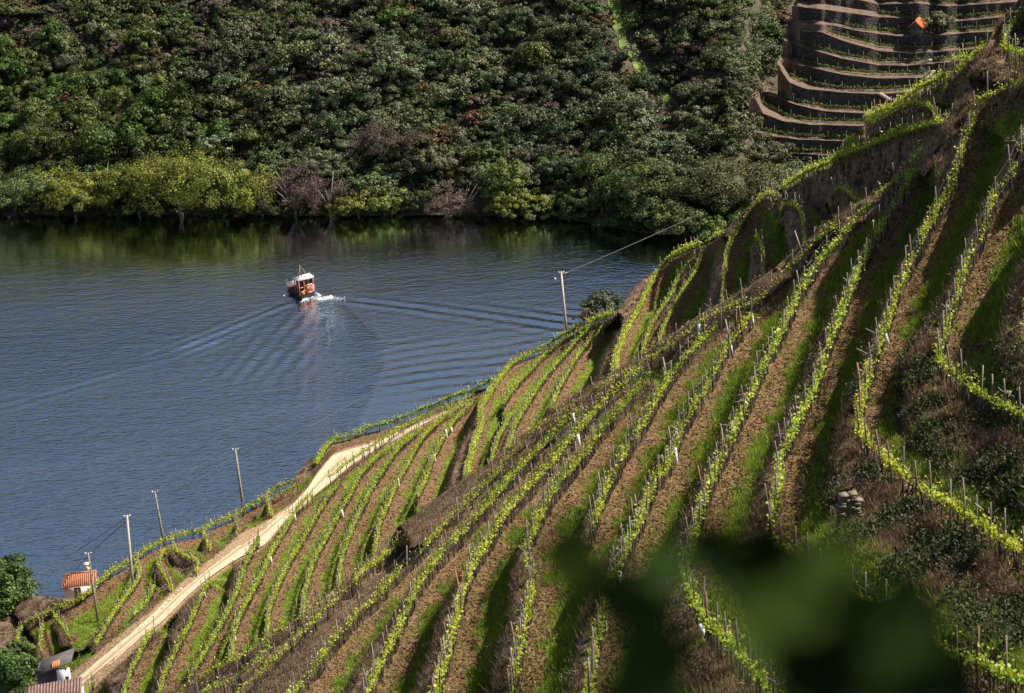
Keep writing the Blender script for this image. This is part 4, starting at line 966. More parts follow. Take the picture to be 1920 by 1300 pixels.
# low hedge and bare branches at the open bank
o = empty('bank_hedge', hill_hit(795, 396), 'flat topped dark green hedge on the open far bank', 'hedge')
V, F, lv = crown_data(5.2, 1.6, 1.9, 60, 60, .26, 77, .8); V[:, 2] += 1.4; link('crown', mesh_from('crown', V, F, M['oak'], {'lv': lv}), o)
mb = MB(); r3 = random.Random(3)
for i in range(16):
    a = np.array([r3.uniform(-2.5, 2.5), r3.uniform(-.6, .6), .1]); e = a+np.array([r3.uniform(-1.6, 1.6), r3.uniform(-1, .3), r3.uniform(.2, 2.)]); mb.tube([a, (a+e)/2+np.array([0, 0, .25]), e], [.06, .04, .02], 4)
link('driftwood', mb.mesh('driftwood', M['palebark']), None, 'pale bare branches tangled at the waterline of the far bank', 'driftwood', None, None, hill_hit(862, 402))
# white blossoming shrub on the far hill
wp = hill_hit(945, 262); M['blossom'] = leafmat('blossom', [(.35, .38, .28), (.5, .52, .42), (.6, .62, .55)], .7, .2, .1)
big_tree('blossom_shrub', wp, .9, 1.0, 'blossom', 'small white blossoming shrub among dark trees of the far hillside', 'shrub', .3, 10, 16, .2, 0, 'bark', 5)
# meadow strip
def strip_on_hill(name, pts, wpx, mat, lift):
    c = resample(pts, 6); V = []; 
    for i, (x, y) in enumerate(c):
        wv = wpx*(1+.25*math.sin(i*.9))
        for s in (-1, -.3, .3, 1):
            q = hill_hit(x+s*wv, y); q[2] += lift; V.append(q)
    n = len(c); idx = np.arange(n*4).reshape(n, 4); q = np.stack([idx[:-1, :-1], idx[:-1, 1:], idx[1:, 1:], idx[1:, :-1]], -1).reshape(-1, 4)
    link(name, mesh_from(name, np.array(V), q, mat, smooth=True), kind='structure')
strip_on_hill('meadow', MEADOW, 10, simple('meadow_grass', (.10, .15, .02), .9, .5, .8, .3), .12)

# ------------------------------------------------------------------ stone terraces across the side valley
TER = [ # (front edge of the floor / top of its wall, back of the floor), pixels
 ([(1400,285),(1430,288),(1480,288),(1530,290),(1600,294),(1930,300)], [(1400,281),(1430,283),(1480,283),(1530,285),(1600,288),(1930,292)]),
 ([(1395,243),(1403,245),(1447,255),(1497,262),(1573,264),(1930,262)], [(1395,238),(1410,240),(1447,248),(1497,255),(1573,259),(1930,256)]),
 ([(1405,178),(1420,192),(1430,213),(1467,227),(1520,234),(1607,236),(1930,232)], [(1405,172),(1427,184),(1453,203),(1480,217),(1520,225),(1607,228),(1930,224)]),
 ([(1440,178),(1450,180),(1493,197),(1547,209),(1613,212),(1930,205)], [(1440,172),(1453,175),(1493,190),(1547,200),(1620,204),(1930,196)]),
 ([(1460,120),(1465,133),(1480,155),(1513,167),(1580,174),(1650,176),(1930,160)], [(1460,115),(1477,133),(1497,147),(1547,162),(1597,167),(1650,167),(1930,150)]),
 ([(1475,112),(1487,120),(1527,128),(1580,140),(1647,147),(1747,146),(1930,132)], [(1475,104),(1497,113),(1533,122),(1580,132),(1630,137),(1747,136),(1930,122)]),
 ([(1475,76),(1483,80),(1513,90),(1580,110),(1647,122),(1697,124),(1773,117),(1930,106)], [(1475,70),(1487,75),(1533,90),(1580,103),(1647,115),(1740,113),(1930,96)]),
 ([(1480,58),(1493,58),(1540,60),(1580,77),(1647,95),(1713,100),(1787,95),(1930,84)], [(1480,50),(1493,53),(1547,57),(1580,68),(1647,85),(1720,92),(1787,87),(1930,76)]),
 ([(1490,44),(1540,46),(1567,49),(1613,59),(1680,68),(1747,68),(1813,62),(1930,54)], [(1490,37),(1540,40),(1580,46),(1613,53),(1680,60),(1780,57),(1930,46)]),
 ([(1490,12),(1500,13),(1547,18),(1600,25),(1647,32),(1707,35),(1747,43),(1827,37),(1930,28)], [(1490,4),(1497,5),(1547,8),(1607,17),(1647,23),(1707,31),(1747,35),(1827,30),(1930,20)]),
 ([(1490,-6),(1600,-2),(1647,8),(1713,6),(1780,12),(1930,2)], [(1490,-12),(1600,-9),(1647,1),(1713,-1),(1780,5),(1930,-6)]),
 ([(1490,-30),(1700,-26),(1930,-20)], [(1490,-40),(1700,-36),(1930,-30)]),
]
def build_terraces():
    xs = np.arange(1380, 1932, 3.); n = len(xs); txs_ = xs
    STARTS = [1400, 1400, 1428, 1450, 1487, 1493, 1487, 1500, 1560, 1497, 1497, 1497]
    # start line: below the lowest wall
    y = np.full(n, 312.); p0 = hill_hit(1500, 300); r0 = math.hypot(p0[0], p0[1])-2
    rr = np.full(n, r0)
    def pt(x, y, r=None, z=None):
        d = ray(x, y); h = np.hypot(d[:, 0], d[:, 1]); t = (r/h) if r is not None else (CAMH-z)/-d[:, 2]
        return CAM+d*t[:, None]
    prof = [pt(xs, y, r=rr)]; kind = []
    floors = []
    for T, B in TER:
        yt = interp(T, xs)+.8*vnoise(np.c_[xs/25, np.full(n, T[0][1]), 0*xs], 1., 2); yb = np.minimum(interp(B, xs), yt-1.5)
        last = prof[-1]; rl = np.hypot(last[:, 0], last[:, 1])
        a = pt(xs, yt, r=rl+.25); a[:, 2] = np.maximum(a[:, 2], last[:, 2]+.1)
        prof.append(a); kind.append(1)
        # narrow lit bank in front of the vine row, then floor
        b = pt(xs, yb, z=a[:, 2]+.25)
        prof.append(b); kind.append(0); floors.append((a, b))
    m1, nt, bb = new_mat('dry_stone_wall')
    tc = N(nt, 'ShaderNodeTexCoord'); vo = N(nt, 'ShaderNodeTexVoronoi', feature='F1'); mp = N(nt, 'ShaderNodeMapping'); mp.inputs['Scale'].default_value = (2.2, 2.2, 4.5)
    nt.links.new(tc.outputs['Object'], mp.inputs[0]); nt.links.new(mp.outputs[0], vo.inputs['Vector']); vo.inputs['Scale'].default_value = 1.
    c = ramp(nt, vo.outputs['Distance'], [(.1, (.06, .048, .042)), (.5, (.035, .027, .024)), (.8, (.01, .008, .008))])
    nt.links.new(c, bb.inputs['Base Color']); bb.inputs['Roughness'].default_value = .95; bump(nt, bb, vo.outputs['Distance'], 1., .2)
    m2 = simple('terrace_soil', (.10, .064, .042), .95, .45, 1.2, .2)
    fx = np.arange(n); V = np.vstack(prof); idx = np.arange(len(prof)*n).reshape(len(prof), n)
    # sub-rows give an uneven lip: walls and floors as separate objects
    for i, k in enumerate(kind):
        A = prof[i]; Bq = prof[i+1]; mrow = 5; t = np.linspace(0, 1, mrow)[:, None, None]
        G = A[None]*(1-t)+Bq[None]*t
        xl = np.interp(TER[i//2][0][0][1]+8*k, [0, 60, 160, 175, 180, 240, 320], [1492, 1474, 1452, 1422, 1405, 1396, 1388])
        c0 = int(max(0, (xl-txs_[0])/3)); st = int(max(c0, (STARTS[i//2]-txs_[0])/3))
        nz = vnoise(G, 1.2 if k else .9, 3); G[..., 1] += (nz*.22 if k else 0); G[..., 2] += nz*.12*(0 if k else np.sin(t[..., 0]*math.pi))
        ii = np.arange(mrow*n).reshape(mrow, n); qq = np.stack([ii[:-1, :-1], ii[:-1, 1:], ii[1:, 1:], ii[1:, :-1]], -1)
        q = qq[:, c0:].reshape(-1, 4)
        if k:
            if st > c0: link('terrace_track', mesh_from('terrace_track', G.reshape(-1, 3), qq[:, c0:st].reshape(-1, 4), m2, smooth=True), kind='structure')
            q = qq[:, st:].reshape(-1, 4)
            lv = i//2
            labs = ['lowest', 'second', 'third', 'fourth', 'fifth', 'sixth', 'seventh', 'eighth', 'ninth', 'tenth', 'eleventh', 'topmost']
            link('retaining_wall', mesh_from('retaining_wall', G.reshape(-1, 3), q, m1, smooth=False), None, 'dark dry stone retaining wall, %s of the far terraces counted from below' % labs[lv], 'wall', 'retaining walls of the far terraces')
        else:
            link('terrace_floor', mesh_from('terrace_floor', G.reshape(-1, 3), q, m2, smooth=True), kind='structure')
    # vines at the back of each floor
    labs = ['lowest', 'second', 'third', 'fourth', 'fifth', 'sixth', 'seventh', 'eighth', 'ninth', 'tenth', 'eleventh', 'topmost']
    starts = [1430, 1410, 1425, 1455, 1480, 1497, 1493, 1548, 1583, 1640, 1640, 1500]
    for i, (a, b) in enumerate(floors[:11]):
        sel = (xs > starts[i]) & (xs < 1880); w = (a*.35+b*.65)[sel]
        if len(w) < 5: continue
        d = np.r_[0, np.cumsum(np.linalg.norm(np.diff(w, axis=0), axis=1))]; L = d[-1]
        at = lambda t: np.stack([np.interp(t, d, w[:, j]) for j in range(3)], -1)
        o = empty('vine_row', w[0], 'dark green vine row on the %s far stone terrace from below' % labs[i], 'vine row', 'vine rows on the far stone terraces')
        m = int(L*34); t = rng.uniform(0, L, m); cc = at(t)-w[0]; cc += rng.normal(0, .12, (m, 3)); cc[:, 2] += .5+rng.normal(0, .12, m)
        Vv, Fq, k = leaves(cc, .2, np.array([0, 0, .8])); link('foliage', mesh_from('foliage', Vv, Fq, M['vine_dark2'], {'lv': np.repeat(rng.random(m), k)}), o)['kind'] = 'stuff'
        for t in np.arange(1, L, 3.1):
            c = link('post', post_mesh('palepost', 1.5), o); c.location = at(np.array([t+random.uniform(-.4, .4)]))[0]-w[0]; c.rotation_euler = (random.gauss(0, .04), random.gauss(0, .04), 0)
    return floors, xs
M['vine_dark2'] = leafmat('vine_leaf_far', [(.05, .085, .012), (.10, .15, .02), (.16, .21, .03)], .6, .3, .1)
floors, txs = build_terraces()

# track on the left edge of the terraces
def steps(x0, y0, x1, y1, lev, lab):
    a, b = floors[lev]; k = int((x0-txs[0])/3); P0 = a[k]; s = proj(P0)[2]; P1 = P3(x1, y1, s)
    mb = MB(); n = 7
    for i in range(n):
        q = P0+(P1-P0)*(i/(n-1)); mb.box((q-P0)+np.array([0, -.35, .1]), (.9, .5, .22), .2)
    link('stone_steps', mb.mesh('stone_steps', simple('step_stone', (.30, .23, .17), .9, .3, 3, .03)), None, lab, 'steps', 'stone steps between far terraces', None, P0)
steps(1728,101,1742,113,6,'stone steps right of centre joining two upper far terraces')
steps(1735,125,1748,134,5,'stone steps just below the upper flight on the far terraces')
steps(1650,175,1667,187,4,'stone steps at the lower middle of the far terraces')

# small house on the terraces
def gable_house(loc, w_, d_, h_, rh, rot, wall, roof, label, door=None, window=None, chim=None, tiles=True, eave=.2, hip=0.):
    o = empty('house', loc, label, 'house', None, rot)
    mb = MB(); mb.box((0, 0, h_/2-.5), (w_, d_, h_+1)); 
    mb.add([(-w_/2, -d_/2, h_), (-w_/2, d_/2, h_), (-w_/2+hip, 0, h_+rh-.03), (w_/2, -d_/2, h_), (w_/2, d_/2, h_), (w_/2, 0, h_+rh)], (), [(0, 2, 1), (3, 4, 5)])
    link('wall', mb.mesh('wall', wall), o)
    rf = MB(); W = w_/2+eave; D = d_/2+eave; sl = rh/(d_/2); ez = h_-eave*sl
    for sg in (-1, 1):
        nt_ = int(2*W/.22); th = .06
        # roof slab
        v = [(-W, sg*D, ez), (W, sg*D, ez), (W, 0, h_+rh), (-W+hip, 0, h_+rh)]; v2 = [(a, b, c+th) for a, b, c in v]
        rf.add(v+v2, [(0, 1, 2, 3), (4, 5, 6, 7), (0, 1, 5, 4), (1, 2, 6, 5), (2, 3, 7, 6), (3, 0, 4, 7)])
        if tiles:
            for i in range(nt_):
                x = -W+(i+.5)*2*W/nt_; t_ = min(1., (x+W)/hip) if hip else 1.; rf.tube([(x, sg*D, ez+th+.02), (x, sg*D*(1-t_), ez+(h_+rh-ez)*t_+th+.02)], .075, 6)
    if hip: rf.add([(-W, -D, ez+.05), (-W, D, ez+.05), (-W+hip, 0, h_+rh+.05)], (), [(0, 2, 1)])
    r_o = link('roof', rf.mesh('roof', roof), o)
    rf2 = MB(); rf2.tube([(-W+hip, 0, h_+rh+.1), (W, 0, h_+rh+.1)], .11, 6); link('ridge', rf2.mesh('ridge', roof), r_o)
    if door:
        b = MB(); b.box((door[0], -d_/2-.02, door[2]/2), (door[1], .08, door[2])); link('door', b.mesh('door', simple('door_paint', (.22, .20, .17), .7, .2, 5)), o)
    if window:
        b = MB(); b.box((window[0], -d_/2-.015, window[1]), (window[2], .06, window[3])); link('window', b.mesh('window', simple('window_dark', (.03, .03, .035), .3, .1, 5)), o)
    if chim:
        b = MB(); b.box((chim[0], chim[1], h_+rh+.25), (.55, .55, 1.1)); c_ = link('chimney', b.mesh('chimney', simple('chimney_plaster', (.75, .68, .52), .8, .1, 5)), o)
        b = MB(); b.box((chim[0], chim[1], h_+rh+.86), (.75, .75, .1)); link('chimney_cap', b.mesh('chimney_cap', simple('cap', (.6, .52, .4), .8, .1, 5)), c_)
    return o
def tilemat(name, col):
    m, nt, b = new_mat(name)
    c = ramp(nt, noisen(nt, 2.5, 6, .7), [(.3, tuple(x*.5 for x in col)), (.5, col), (.7, tuple(min(1, x*1.35) for x in col))]); nt.links.new(c, b.inputs['Base Color'])
    b.inputs['Roughness'].default_value = .9
    return m
M['tile'] = tilemat('terracotta', (.33, .125, .06)); M['tile2'] = tilemat('orange_tile', (.62, .17, .06))
M['plaster'] = simple('whitewash', (.66, .64, .66), .9, .1, 1.5, .02); M['darkwall'] = simple('dark_stone_and_shade', (.07, .06, .06), .9, .3, 2, .05)  # second one: dark stone on the hut, painted shade on the shed
a_, b_ = floors[8]; k = int((1722-txs[0])/3)
hp = a_[k]*.5+b_[k]*.5
gable_house(hp+np.array([0, .6, -.3]), 1.9, 2.2, 1.7, .95, R(62), M['darkwall'], M['tile2'], 'small stone hut with an orange roof on the upper far terraces', window=(.3, 1.1, .9, .5), eave=.3)
tp = floors[8]; kk = int((1763-txs[0])/3)
big_tree('olive_tree', tp[0][kk]*.4+tp[1][kk]*.6, 2.6, 1.9, 'olive', 'lone olive tree beside the orange roofed hut on the far terraces', 'tree', .6, 40, 60, .28, .7, 'bark', 41)

# ------------------------------------------------------------------ house and trees at lower left
hw = P3(153., 1113., 16.6)
gable_house(hw, 3.5, 3.0, 1.75, .75, R(4), M['plaster'], M['tile'], 'white cottage with a terracotta roof by the water at lower left', door=(-.25, .75, 1.5), chim=(1.0, .5), eave=.22, hip=1.0)
# low building cut into the bank near the road
def low_building():
    p = P3(122., 1305., 21.); o = empty('shed', p, 'low white shed in shade under the bank beside the dirt road', 'shed')
    b = MB(); b.box((.15, 0, 1.0), (1.15, .3, 3.4)); link('wall', b.mesh('wall', M['plaster']), o)
    b = MB(); b.box((-1.35, .5, .9), (1.85, .25, 3.2)); b.box((-2.2, 1.4, .9), (.2, 2.0, 3.0)); link('shaded_back_wall', b.mesh('shaded_back_wall', M['darkwall']), o)  # near-black colour stands in for the shade left of the white wall
    b = MB(); b.box((.45, -.17, 1.75), (.32, .08, .5)); link('window', b.mesh('window', bpy.data.materials['window_dark']), o)
    b = MB(); b.add([(-2.4, -.1, 2.2), (1.0, -.2, 3.3), (1.0, 2.6, 3.3), (-2.4, 2.6, 2.2), (-2.4, -.1, 2.32), (1.0, -.2, 3.42), (1.0, 2.6, 3.42), (-2.4, 2.6, 2.32)], [(0, 3, 2, 1), (4, 5, 6, 7), (0, 1, 5, 4), (1, 2, 6, 5), (2, 3, 7, 6), (3, 0, 4, 7)]); link('roof', b.mesh('roof', M['darkwall']), o)  # slab coloured dark to draw the slanting shade above the wall
    b = MB()
    for i in range(4): b.tube([(-.75+i*.17, .0, 2.85+i*.05), (-.75+i*.17, .8, 3.0+i*.05)], .1, 6)
    link('roof_tiles', b.mesh('roof_tiles', M['tile2']), o)
    p2 = P3(105., 1318., 21.5); o2 = empty('tiled_roof', p2, 'weathered reddish tiled roof at the bottom edge beside the road', 'roof')
    b = MB(); n = 18
    for i in range(n):
        x = -2.4+i*.27; b.tube([(x, 1.6, 1.2+.12*x), (x+.1, -1.0, .3+.12*x)], .13, 6)
    link('roof_tile', b.mesh('roof_tile', tilemat('old_tile', (.17, .10, .085))), o2)
    b = MB(); b.box((0, .3, .2), (4.6, 2.4, .9)); link('wall', b.mesh('wall', M['plaster']), o2)
low_building()
dk = P3(42., 1168., 17.); big_tree('leafy_tree', dk, 3.5, 4.0, 'bright', 'tall dark green tree at the lower left beside the cottage', 'tree', .7, 110, 110, .26, .72, 'bark', 61, 8, .24)
dk = P3(5., 1175., 16.8); big_tree('leafy_tree', dk, 2.0, 2.9, 'oak', 'yellowish green tree behind at the left frame edge', 'tree', 1., 60, 90, .24, .7, 'bark', 63, 6)
dk = P3(12., 1325., 20.); big_tree('leafy_tree', dk, 2.6, 2.6, 'bright', 'bright leafy bush in the bottom left corner', 'bush', .4, 90, 110, .24, .7, 'bark', 62, 6)
dk = P3(38., 1250., 19.); big_tree('leafy_tree', dk, 1.3, 1.6, 'bright', 'small bush above the corner bush at lower left', 'bush', .2, 40, 80, .22, .7, 'bark', 64, 4)
dk = g1(20, 1148.); big_tree('leafy_bush', dk, 2.4, .8, 'bright', 'low green thicket under the tall dark tree', 'bush', .0, 40, 60, .22, .7, 'bark', 65, 2)
# olive shrub on the skyline right of the concrete pole
dk = P3(1135., 592., 15.6); big_tree('olive_shrub', dk, 3.0, 1.6, 'olive', 'grey green olive shrub on the skyline right of the concrete pole', 'shrub', .2, 80, 80, .2, .0, 'bark', 71, 5)
dk = P3(1110., 606., 15.4); big_tree('olive_shrub', dk, 1.8, 1.1, 'twig', 'brown twiggy shrub left of the skyline olive shrub', 'shrub', .1, 60, 70, .14, .0, 'bark', 72, 5)

# ------------------------------------------------------------------ stone wall corner under the right bend
def stone_corner():
    p = g2(1592, 985); s = proj(p)[2]
    o = empty('stone_wall', p, 'crumbling dry stone wall corner below the large bending vine row', 'wall')
    mt = simple('slate_stone', (.14, .115, .08), .9, .35, 4, .03); base = None
    for i in range(14):
        z = i*.085; x = -.5+random.uniform(0, .12)+.012*i
        while x < .3-.012*i:
            wd = random.uniform(.12, .34); b = MB(); b.box((0, 0, 0), (wd*.93, .3, .07), 0, .95)
            c = link('stone', b.mesh('stone', mt), o); c.location = (x+wd/2, random.uniform(-.03, .03)+x*.25, z+.02); c.rotation_euler = (random.gauss(0, .04), random.gauss(0, .05), .24+random.gauss(0, .06)); x += wd
stone_corner()

# ------------------------------------------------------------------ utility poles and wires
def upole(bx, by, tx, ty, mat, rad, lab, arm=None):
    b = g1(bx, by); s = proj(b)[2]; t = P3(tx, ty, s); d = t-b
    o = empty('utility_pole', b, lab, 'utility pole', 'utility poles of the overhead line')
    mb = MB(); mb.tube([-d*.08, d*.5, d], [rad*1.25, rad, rad*.75], 8); link('shaft', mb.mesh('shaft', M[mat], True), o)
    mb = MB()
    for k in (-.35, .35): mb.tube([d*.985+np.array([k*.4, 0, -.1]), d*.985+np.array([k, 0, .12])], .05, 5)
    link('insulator', mb.mesh('insulator', M['white']), o)
    if arm:
        e = P3(arm[0], arm[1], s)-b; e2 = P3(arm[2], arm[3], s)-b; mb = MB(); mb.tube([e, d*.97, e2], .045, 5); link('arm', mb.mesh('arm', M['concrete']), o)
        mb = MB(); mb.tube([e, e+(e-d*.97)*.25], [.13, .10], 6); link('lamp', mb.mesh('lamp', M['white']), o)
    return b, t, s
pl1 = upole(1062,624,1052,509,'concrete',.15,'tall pale concrete pole with a lamp arm on the skyline', (1042,522,1065,511))
pl2 = upole(457,960,441,841,'poleWood',.15,'leaning wooden pole on the skyline above the road')
pl3 = upole(307,1018,290,921,'poleWood',.13,'leaning wooden pole between the two taller left poles')
pl4 = upole(249,1104,238,966,'concrete',.15,'pale concrete pole standing above the terraces left of the road')
pl5 = upole(184,1166,165,1036,'poleWood',.11,'thin grey pole in front of the white cottage')
def wirepx(pts, lab, rad=.032):
    P = np.array([P3(x, y, s) for x, y, s in pts]); t = np.linspace(0, 1, 30); k = np.linspace(0, 1, len(P))
    c = np.stack([np.interp(t, k, P[:, i]) for i in range(3)], 1)
    if len(P) > 2: c = resample(c.tolist(), 1.5)
    mb = MB(); mb.tube(c-c[0], rad, 4, False); link('power_line', mb.mesh('power_line', M['wire']), None, lab, 'power line', 'overhead lines', None, c[0])
s4, s3, s2, s1 = pl4[2], pl3[2], pl2[2], pl1[2]
wirepx([(238,970,s4),(150,1030,17.6),(75,1077,17.8)], 'upper line from the concrete pole down to the dark tree')
wirepx([(240,975,s4),(165,1040,17.9),(118,1098,18)], 'lower line from the concrete pole past the cottage')
wirepx([(238,968,s4),(290,924,s3),(360,880,s3),(441,845,s2)], 'upper line between the three left poles')
wirepx([(240,976,s4),(300,938,s3),(380,895,s3),(443,852,s2)], 'lower line between the three left poles')
wirepx([(441,843,s2),(480,868,15.6),(540,872,15.4),(600,856,15.2)], 'slack line leaving the leaning pole to the right')
wirepx([(445,862,s2),(560,812,15.3),(680,745,15),(800,668,14.8),(940,582,14.6)], 'long line sagging over the water toward the concrete pole')
wirepx([(1054,515,s1),(1120,487,14.8),(1200,452,14.4),(1310,402,14)], 'line from the concrete pole toward the far inlet')

# ------------------------------------------------------------------ boat
def build_boat():
    ps = atz(577., 557.5, 0.); a = atz(560., 560.6, 0.); bb = atz(541., 549.8, 0.)
    d = (bb-a)[:2]; d /= np.linalg.norm(d); ang = math.atan2(d[1], d[0])-math.pi/2   # local +Y is the bow
    o = empty('boat', ps, 'small wooden passenger boat with orange cabin and white roof turning on the river', 'boat', None, ang)
    L, Wd = 7.0, 2.8
    # hull by stations
    st = np.linspace(0, 1, 13); V = []; 
    for t in st:
        wdt = Wd/2*(1 if t < .5 else math.cos((t-.5)/.5*math.pi/2)**.6+.02)*(.92+.08*min(1, t*4)); sh = .75+.55*max(0, t-.55)**1.5*3; y = -.2+L*t
        V += [(-wdt, y, sh), (-wdt*.96, y, .35), (-wdt*.7, y, -.3), (0, y, -.45), (wdt*.7, y, -.3), (wdt*.96, y, .35), (wdt, y, sh)]
    V = np.array(V); n = len(st); idx = np.arange(n*7).reshape(n, 7)
    q = np.stack([idx[:-1, :-1], idx[:-1, 1:], idx[1:, 1:], idx[1:, :-1]], -1).reshape(-1, 4); mb = MB(); mb.add(V, q)
    mb.add(V[:7], [(0, 1, 5, 6), (1, 2, 4, 5)], [(2, 3, 4)])
    link('hull', mb.mesh('hull', simple('hull_paint', (.018, .014, .018), .35, .2, 3)), o)
    mb = MB(); D = []
    for i in range(n): D += [V[i*7]+np.array([.06, 0, -.16]), V[i*7+6]+np.array([-.06, 0, -.16])]
    ii = np.arange(2*n).reshape(n, 2); mb.add(np.array(D), np.stack([ii[:-1, 0], ii[:-1, 1], ii[1:, 1], ii[1:, 0]], -1)); link('deck', mb.mesh('deck', simple('deck_wood', (.07, .04, .035), .7, .2, 4)), o)
    mb = MB()
    for sg in (0, 6): mb.tube(V[sg::7]+np.array([0, 0, .02]), .05, 5)
    link('gunwale', mb.mesh('gunwale', simple('gunwale', (.12, .05, .06), .5, .2, 4)), o)
    OR = simple('orange_varnish', (.46, .11, .02), .4, .25, 3); DK = simple('dark_window_and_shade', (.015, .015, .02), .15, .1, 3)
    cw, cl, z0, z1 = 2.6, 1.5, .55, 3.15
    cb = MB(); y0 = 0.1
    # cabin: rear wall lower panel, posts, side panels
    cb.box((.45, y0, (z0+2.15)/2), (1.55, .08, 2.15-z0)); cb.box((0, y0+cl, (z0+1.9)/2), (cw-.1, .08, 1.9-z0))
    cb.box((cw/2, y0+cl/2, (z0+1.7)/2), (.07, cl, 1.7-z0))
    for sx in (-1, 1):
        for yy in (y0, y0+cl/2, y0+cl): cb.box((sx*cw/2, yy, (z0+z1)/2), (.14, .14, z1-z0))
    cb.box((-.38, y0, (z0+z1)/2), (.12, .1, z1-z0)); cb.box((0, y0, z1-.08), (cw, .1, .16)); cb.box((-.85, y0, .8), (.85, .06, .5))
    cab = link('cabin', cb.mesh('cabin', OR), o)
    b = MB(); b.box((0, y0+cl/2, (z0+z1)/2+.1), (cw-.25, cl-.25, z1-z0-.35)); b.box((-cw/2, y0+cl/2, (z0+1.7)/2), (.07, cl, 1.7-z0)); link('cabin_inside_and_port_shade', b.mesh('cabin_inside_and_port_shade', DK), cab)  # second box: port panel, coloured dark as the side turned from the sun
    b = MB(); b.box((0, y0+cl/2, z1+.1), (cw+.3, cl+.25, .2)); b.box((0, y0+cl/2, z1+.22), (cw+.1, cl+.05, .06)); link('roof', b.mesh('roof', M['white']), o)
    # A-frame mast on the roof
    tip = np.array([-.35, y0+cl*.6, z1+2.15])
    for e in [(-1.05, y0+.4, z1+.15), (.75, y0+.4, z1+.15), (-.5, y0+cl, z1+.15)]:
        b = MB(); b.tube([e, tip], [.07, .05], 5); link('mast_leg', b.mesh('mast_leg', M['palepost']), o)
    b = MB(); b.tube([(-.35, y0+cl*.5, z1), (-.35, y0+cl*.5, z1+1.3)], .06, 5); link('mast', b.mesh('mast', simple('mast_wood', (.2, .08, .04), .6, .1, 3)), o)
    b = MB(); b.tube([(.95, y0+.3, z1+.1), (.95, y0+.3, z1+.95)], .02, 4); link('antenna', b.mesh('antenna', M['white']), o)
    b = MB(); b.tube([(.2, y0-.1, z1+.05), (.45, y0-.35, 2.1)], .05, 5); link('flagstaff', b.mesh('flagstaff', simple('flag_dark', (.08, .02, .02), .6, .1, 3)), o)
    # life rings: red and white
    RW = simple('ring_red', (.75, .06, .03), .5, .1, 3)
    for cx in (.3, .85):
        mbw = MB(); mbr = MB(); th = np.linspace(0, 2*math.pi, 25)
        pts = np.c_[cx+.24*np.cos(th), np.full(25, y0-.12), 1.85+.24*np.sin(th)]
        mbw.tube(pts, .075, 6, False); ring = link('life_ring', mbw.mesh('life_ring', M['white'], True), o)
        for k in (1, 7, 13, 19): mbr.tube(pts[k:k+4], .082, 6)
        link('ring_band', mbr.mesh('ring_band', RW, True), ring)
    # ladder on the right, rail, motor box, front awning
    b = MB()
    for sx in (1.02, 1.32): b.tube([(sx, y0-.15, .15), (sx, y0-.15, 1.9)], .025, 4)
    for i in range(6): b.tube([(1.02, y0-.15, .35+i*.27), (1.32, y0-.15, .35+i*.27)], .03, 4)
    link('ladder', b.mesh('ladder', M['white']), o)
    b = MB(); b.tube([(-1.2, y0-.15, 1.25), (-.35, y0-.15, 1.25)], .03, 4); b.tube([(-1.2, y0-.15, 1.9), (-.7, y0-.15, 1.9)], .03, 4); link('rail', b.mesh('rail', M['white']), o)
    b = MB(); b.tube([(-.8, y0-.05, .95), (-.8, y0-.35, .95)], .24, 10); link('buoy', b.mesh('buoy', simple('buoy_red', (.8, .08, .02), .4, .1, 3), True), o)
    b = MB(); b.box((.45, y0-.15, .75), (1.1, .3, .35), 0, .8); link('stern_bench', b.mesh('stern_bench', OR), o)
    aw = MB(); aw.box((0, y0+cl+1.6, 1.75), (2.3, 2.6, .08)); link('awning', aw.mesh('awning', simple('awning_cloth', (.35, .40, .46), .8, .1, 2)), o)
    b = MB()
    for sx in (-1, 1):
        for yy in (.5, 2.8): b.tube([(sx*1.05, y0+cl+yy, .6), (sx*1.05, y0+cl+yy, 1.75)], .03, 4)
    link('awning_post', b.mesh('awning_post', M['white']), o)
    # rubber tyres along the port side
    for yy in (1., 2.4, 3.6):
        th = np.linspace(0, 2*math.pi, 17); b = MB(); b.tube(np.c_[np.full(17, -Wd/2-.12), yy+.26*np.cos(th), .42+.26*np.sin(th)], .08, 6, False); link('tyre_fender', b.mesh('tyre_fender', simple('rubber', (.02, .02, .022), .7, .1, 3)), o)
build_boat()
# foam behind and beside the boat: many small bits of broken water
def foam():
    C = []
    for (x0, y0, x1, y1, wv, n) in [(561,564,590,560,3.0,200),(586,560,624,558.5,5.0,520),(618,559,650,561,4.0,60),(532,555,543,552,1.2,70),(592,550,602,556,1.6,60)]:
        t = rng.random(n); X = x0+(x1-x0)*t; Y = y0+(y1-y0)*t+rng.normal(0, wv*.5, n); C.append(atz(X, Y, np.zeros(n)))
    C = np.vstack(C); C = C[vnoise(C, 1.3, 2) > -.12]; C[:, 2] = .03+np.abs(rng.normal(0, .05, len(C)))
    V, F, k = leaves(C, .13, np.array([0, 0, 2.5]))
    link('wake_foam', mesh_from('wake_foam', V, F, simple('foam', (.75, .78, .8), .7, .1, 3)), None, 'white foam churned up behind the boat', 'foam', None, 'stuff')
foam()

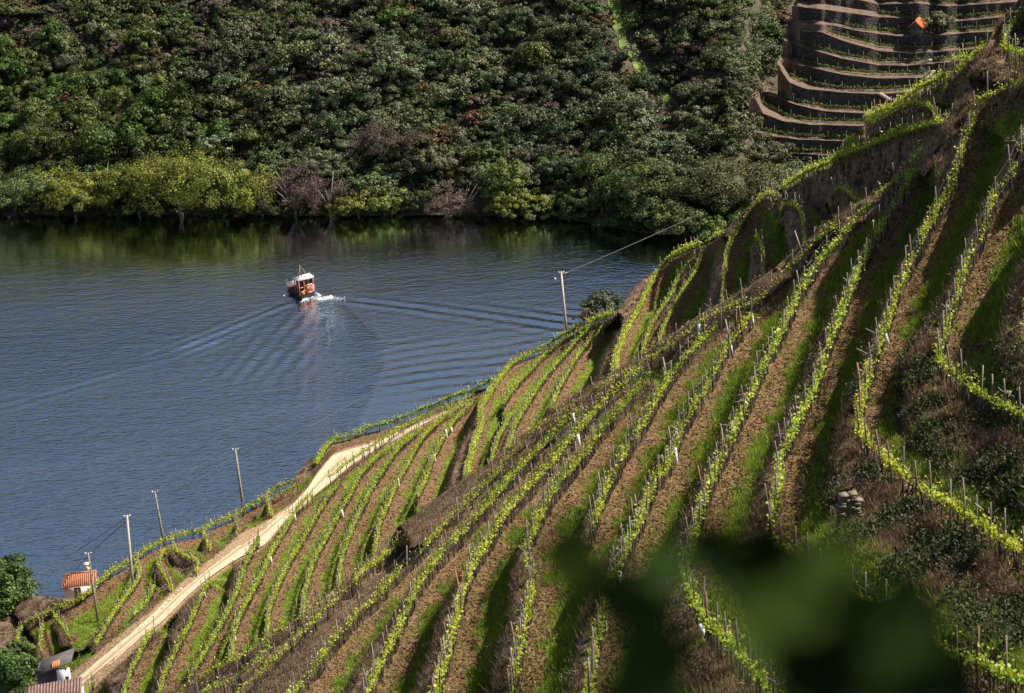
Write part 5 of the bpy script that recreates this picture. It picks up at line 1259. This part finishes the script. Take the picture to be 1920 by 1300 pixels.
# ------------------------------------------------------------------ out of focus leaves close to the camera
def foreground():
    m, nt, b = new_mat('near_leaf'); oi = N(nt, 'ShaderNodeObjectInfo')
    c = ramp(nt, oi.outputs['Random'], [(0, (.008, .018, .003)), (.5, (.018, .042, .005)), (1, (.045, .07, .007))]); nt.links.new(c, b.inputs['Base Color']); b.inputs['Roughness'].default_value = .7  # greens kept dark: shade on the leaves is put into their colour
    b.inputs['Specular IOR Level'].default_value = .1
    # a vine leaf outline with five lobes
    th = np.linspace(0, 2*math.pi, 31)[:-1]; rad = .5*(1+.22*np.cos(5*th))*(1-.12*np.cos(th)); x = rad*np.sin(th); y = rad*np.cos(th)
    V = np.c_[x, y, .12*np.abs(x)-.05*y*y]; V = np.vstack([V, [0, 0, -.02]]); F = np.array([(30, i, (i+1) % 30) for i in range(30)])
    me = mesh_from('leaf', V, F, m)
    D = 1.65; o = empty('leafy_branch', P3(1500., 1420., FPX/D), 'dark leafy branch, blurred, close to the camera at bottom right', 'branch'); base = np.array(o.location)
    mb = MB()
    for pts in [[(1500,1420),(1450,1250),(1330,1080),(1080,1040)], [(1500,1420),(1520,1200),(1500,1040)], [(1500,1420),(1650,1250),(1750,1140)], [(1500,1420),(1300,1330),(1150,1280)]]:
        P = np.array([P3(x, y, FPX/D) for x, y in pts])-base; mb.tube(P, [.004]*3+[.002] if len(P) == 4 else [.004, .003, .002], 6)
    link('stem', mb.mesh('stem', m), o)
    L = [(1060,1040,120),(1110,1085,110),(1150,1130,100),(1190,1130,130),(1215,1200,170),(1220,1290,190),(1260,1060,100),(1330,1020,110),(1430,1010,130),(1400,1080,120),(1480,1090,150),(1470,1170,190),(1560,1150,190),(1640,1190,200),(1540,1250,190),(1700,1150,150),(1740,1220,160),(1660,1290,190),(1800,1310,120),(930,1310,110),(1560,1050,110),(1600,1330,200)]
    for i, (x, y, s) in enumerate(L):
        c = link('leaf', me, o); dd = D*random.uniform(.88, 1.12); c.location = P3(float(x), float(y), FPX/dd)-base
        q = Vector((random.uniform(-.5, .5), -1, random.uniform(-.2, .7))).normalized().to_track_quat('Z', 'Y'); e = q.to_euler(); e.rotate_axis('Z', random.uniform(0, 6.28)); c.rotation_euler = e
        c.scale = (s/FPX*dd,)*3
foreground()
print('objects', len(scene.objects))
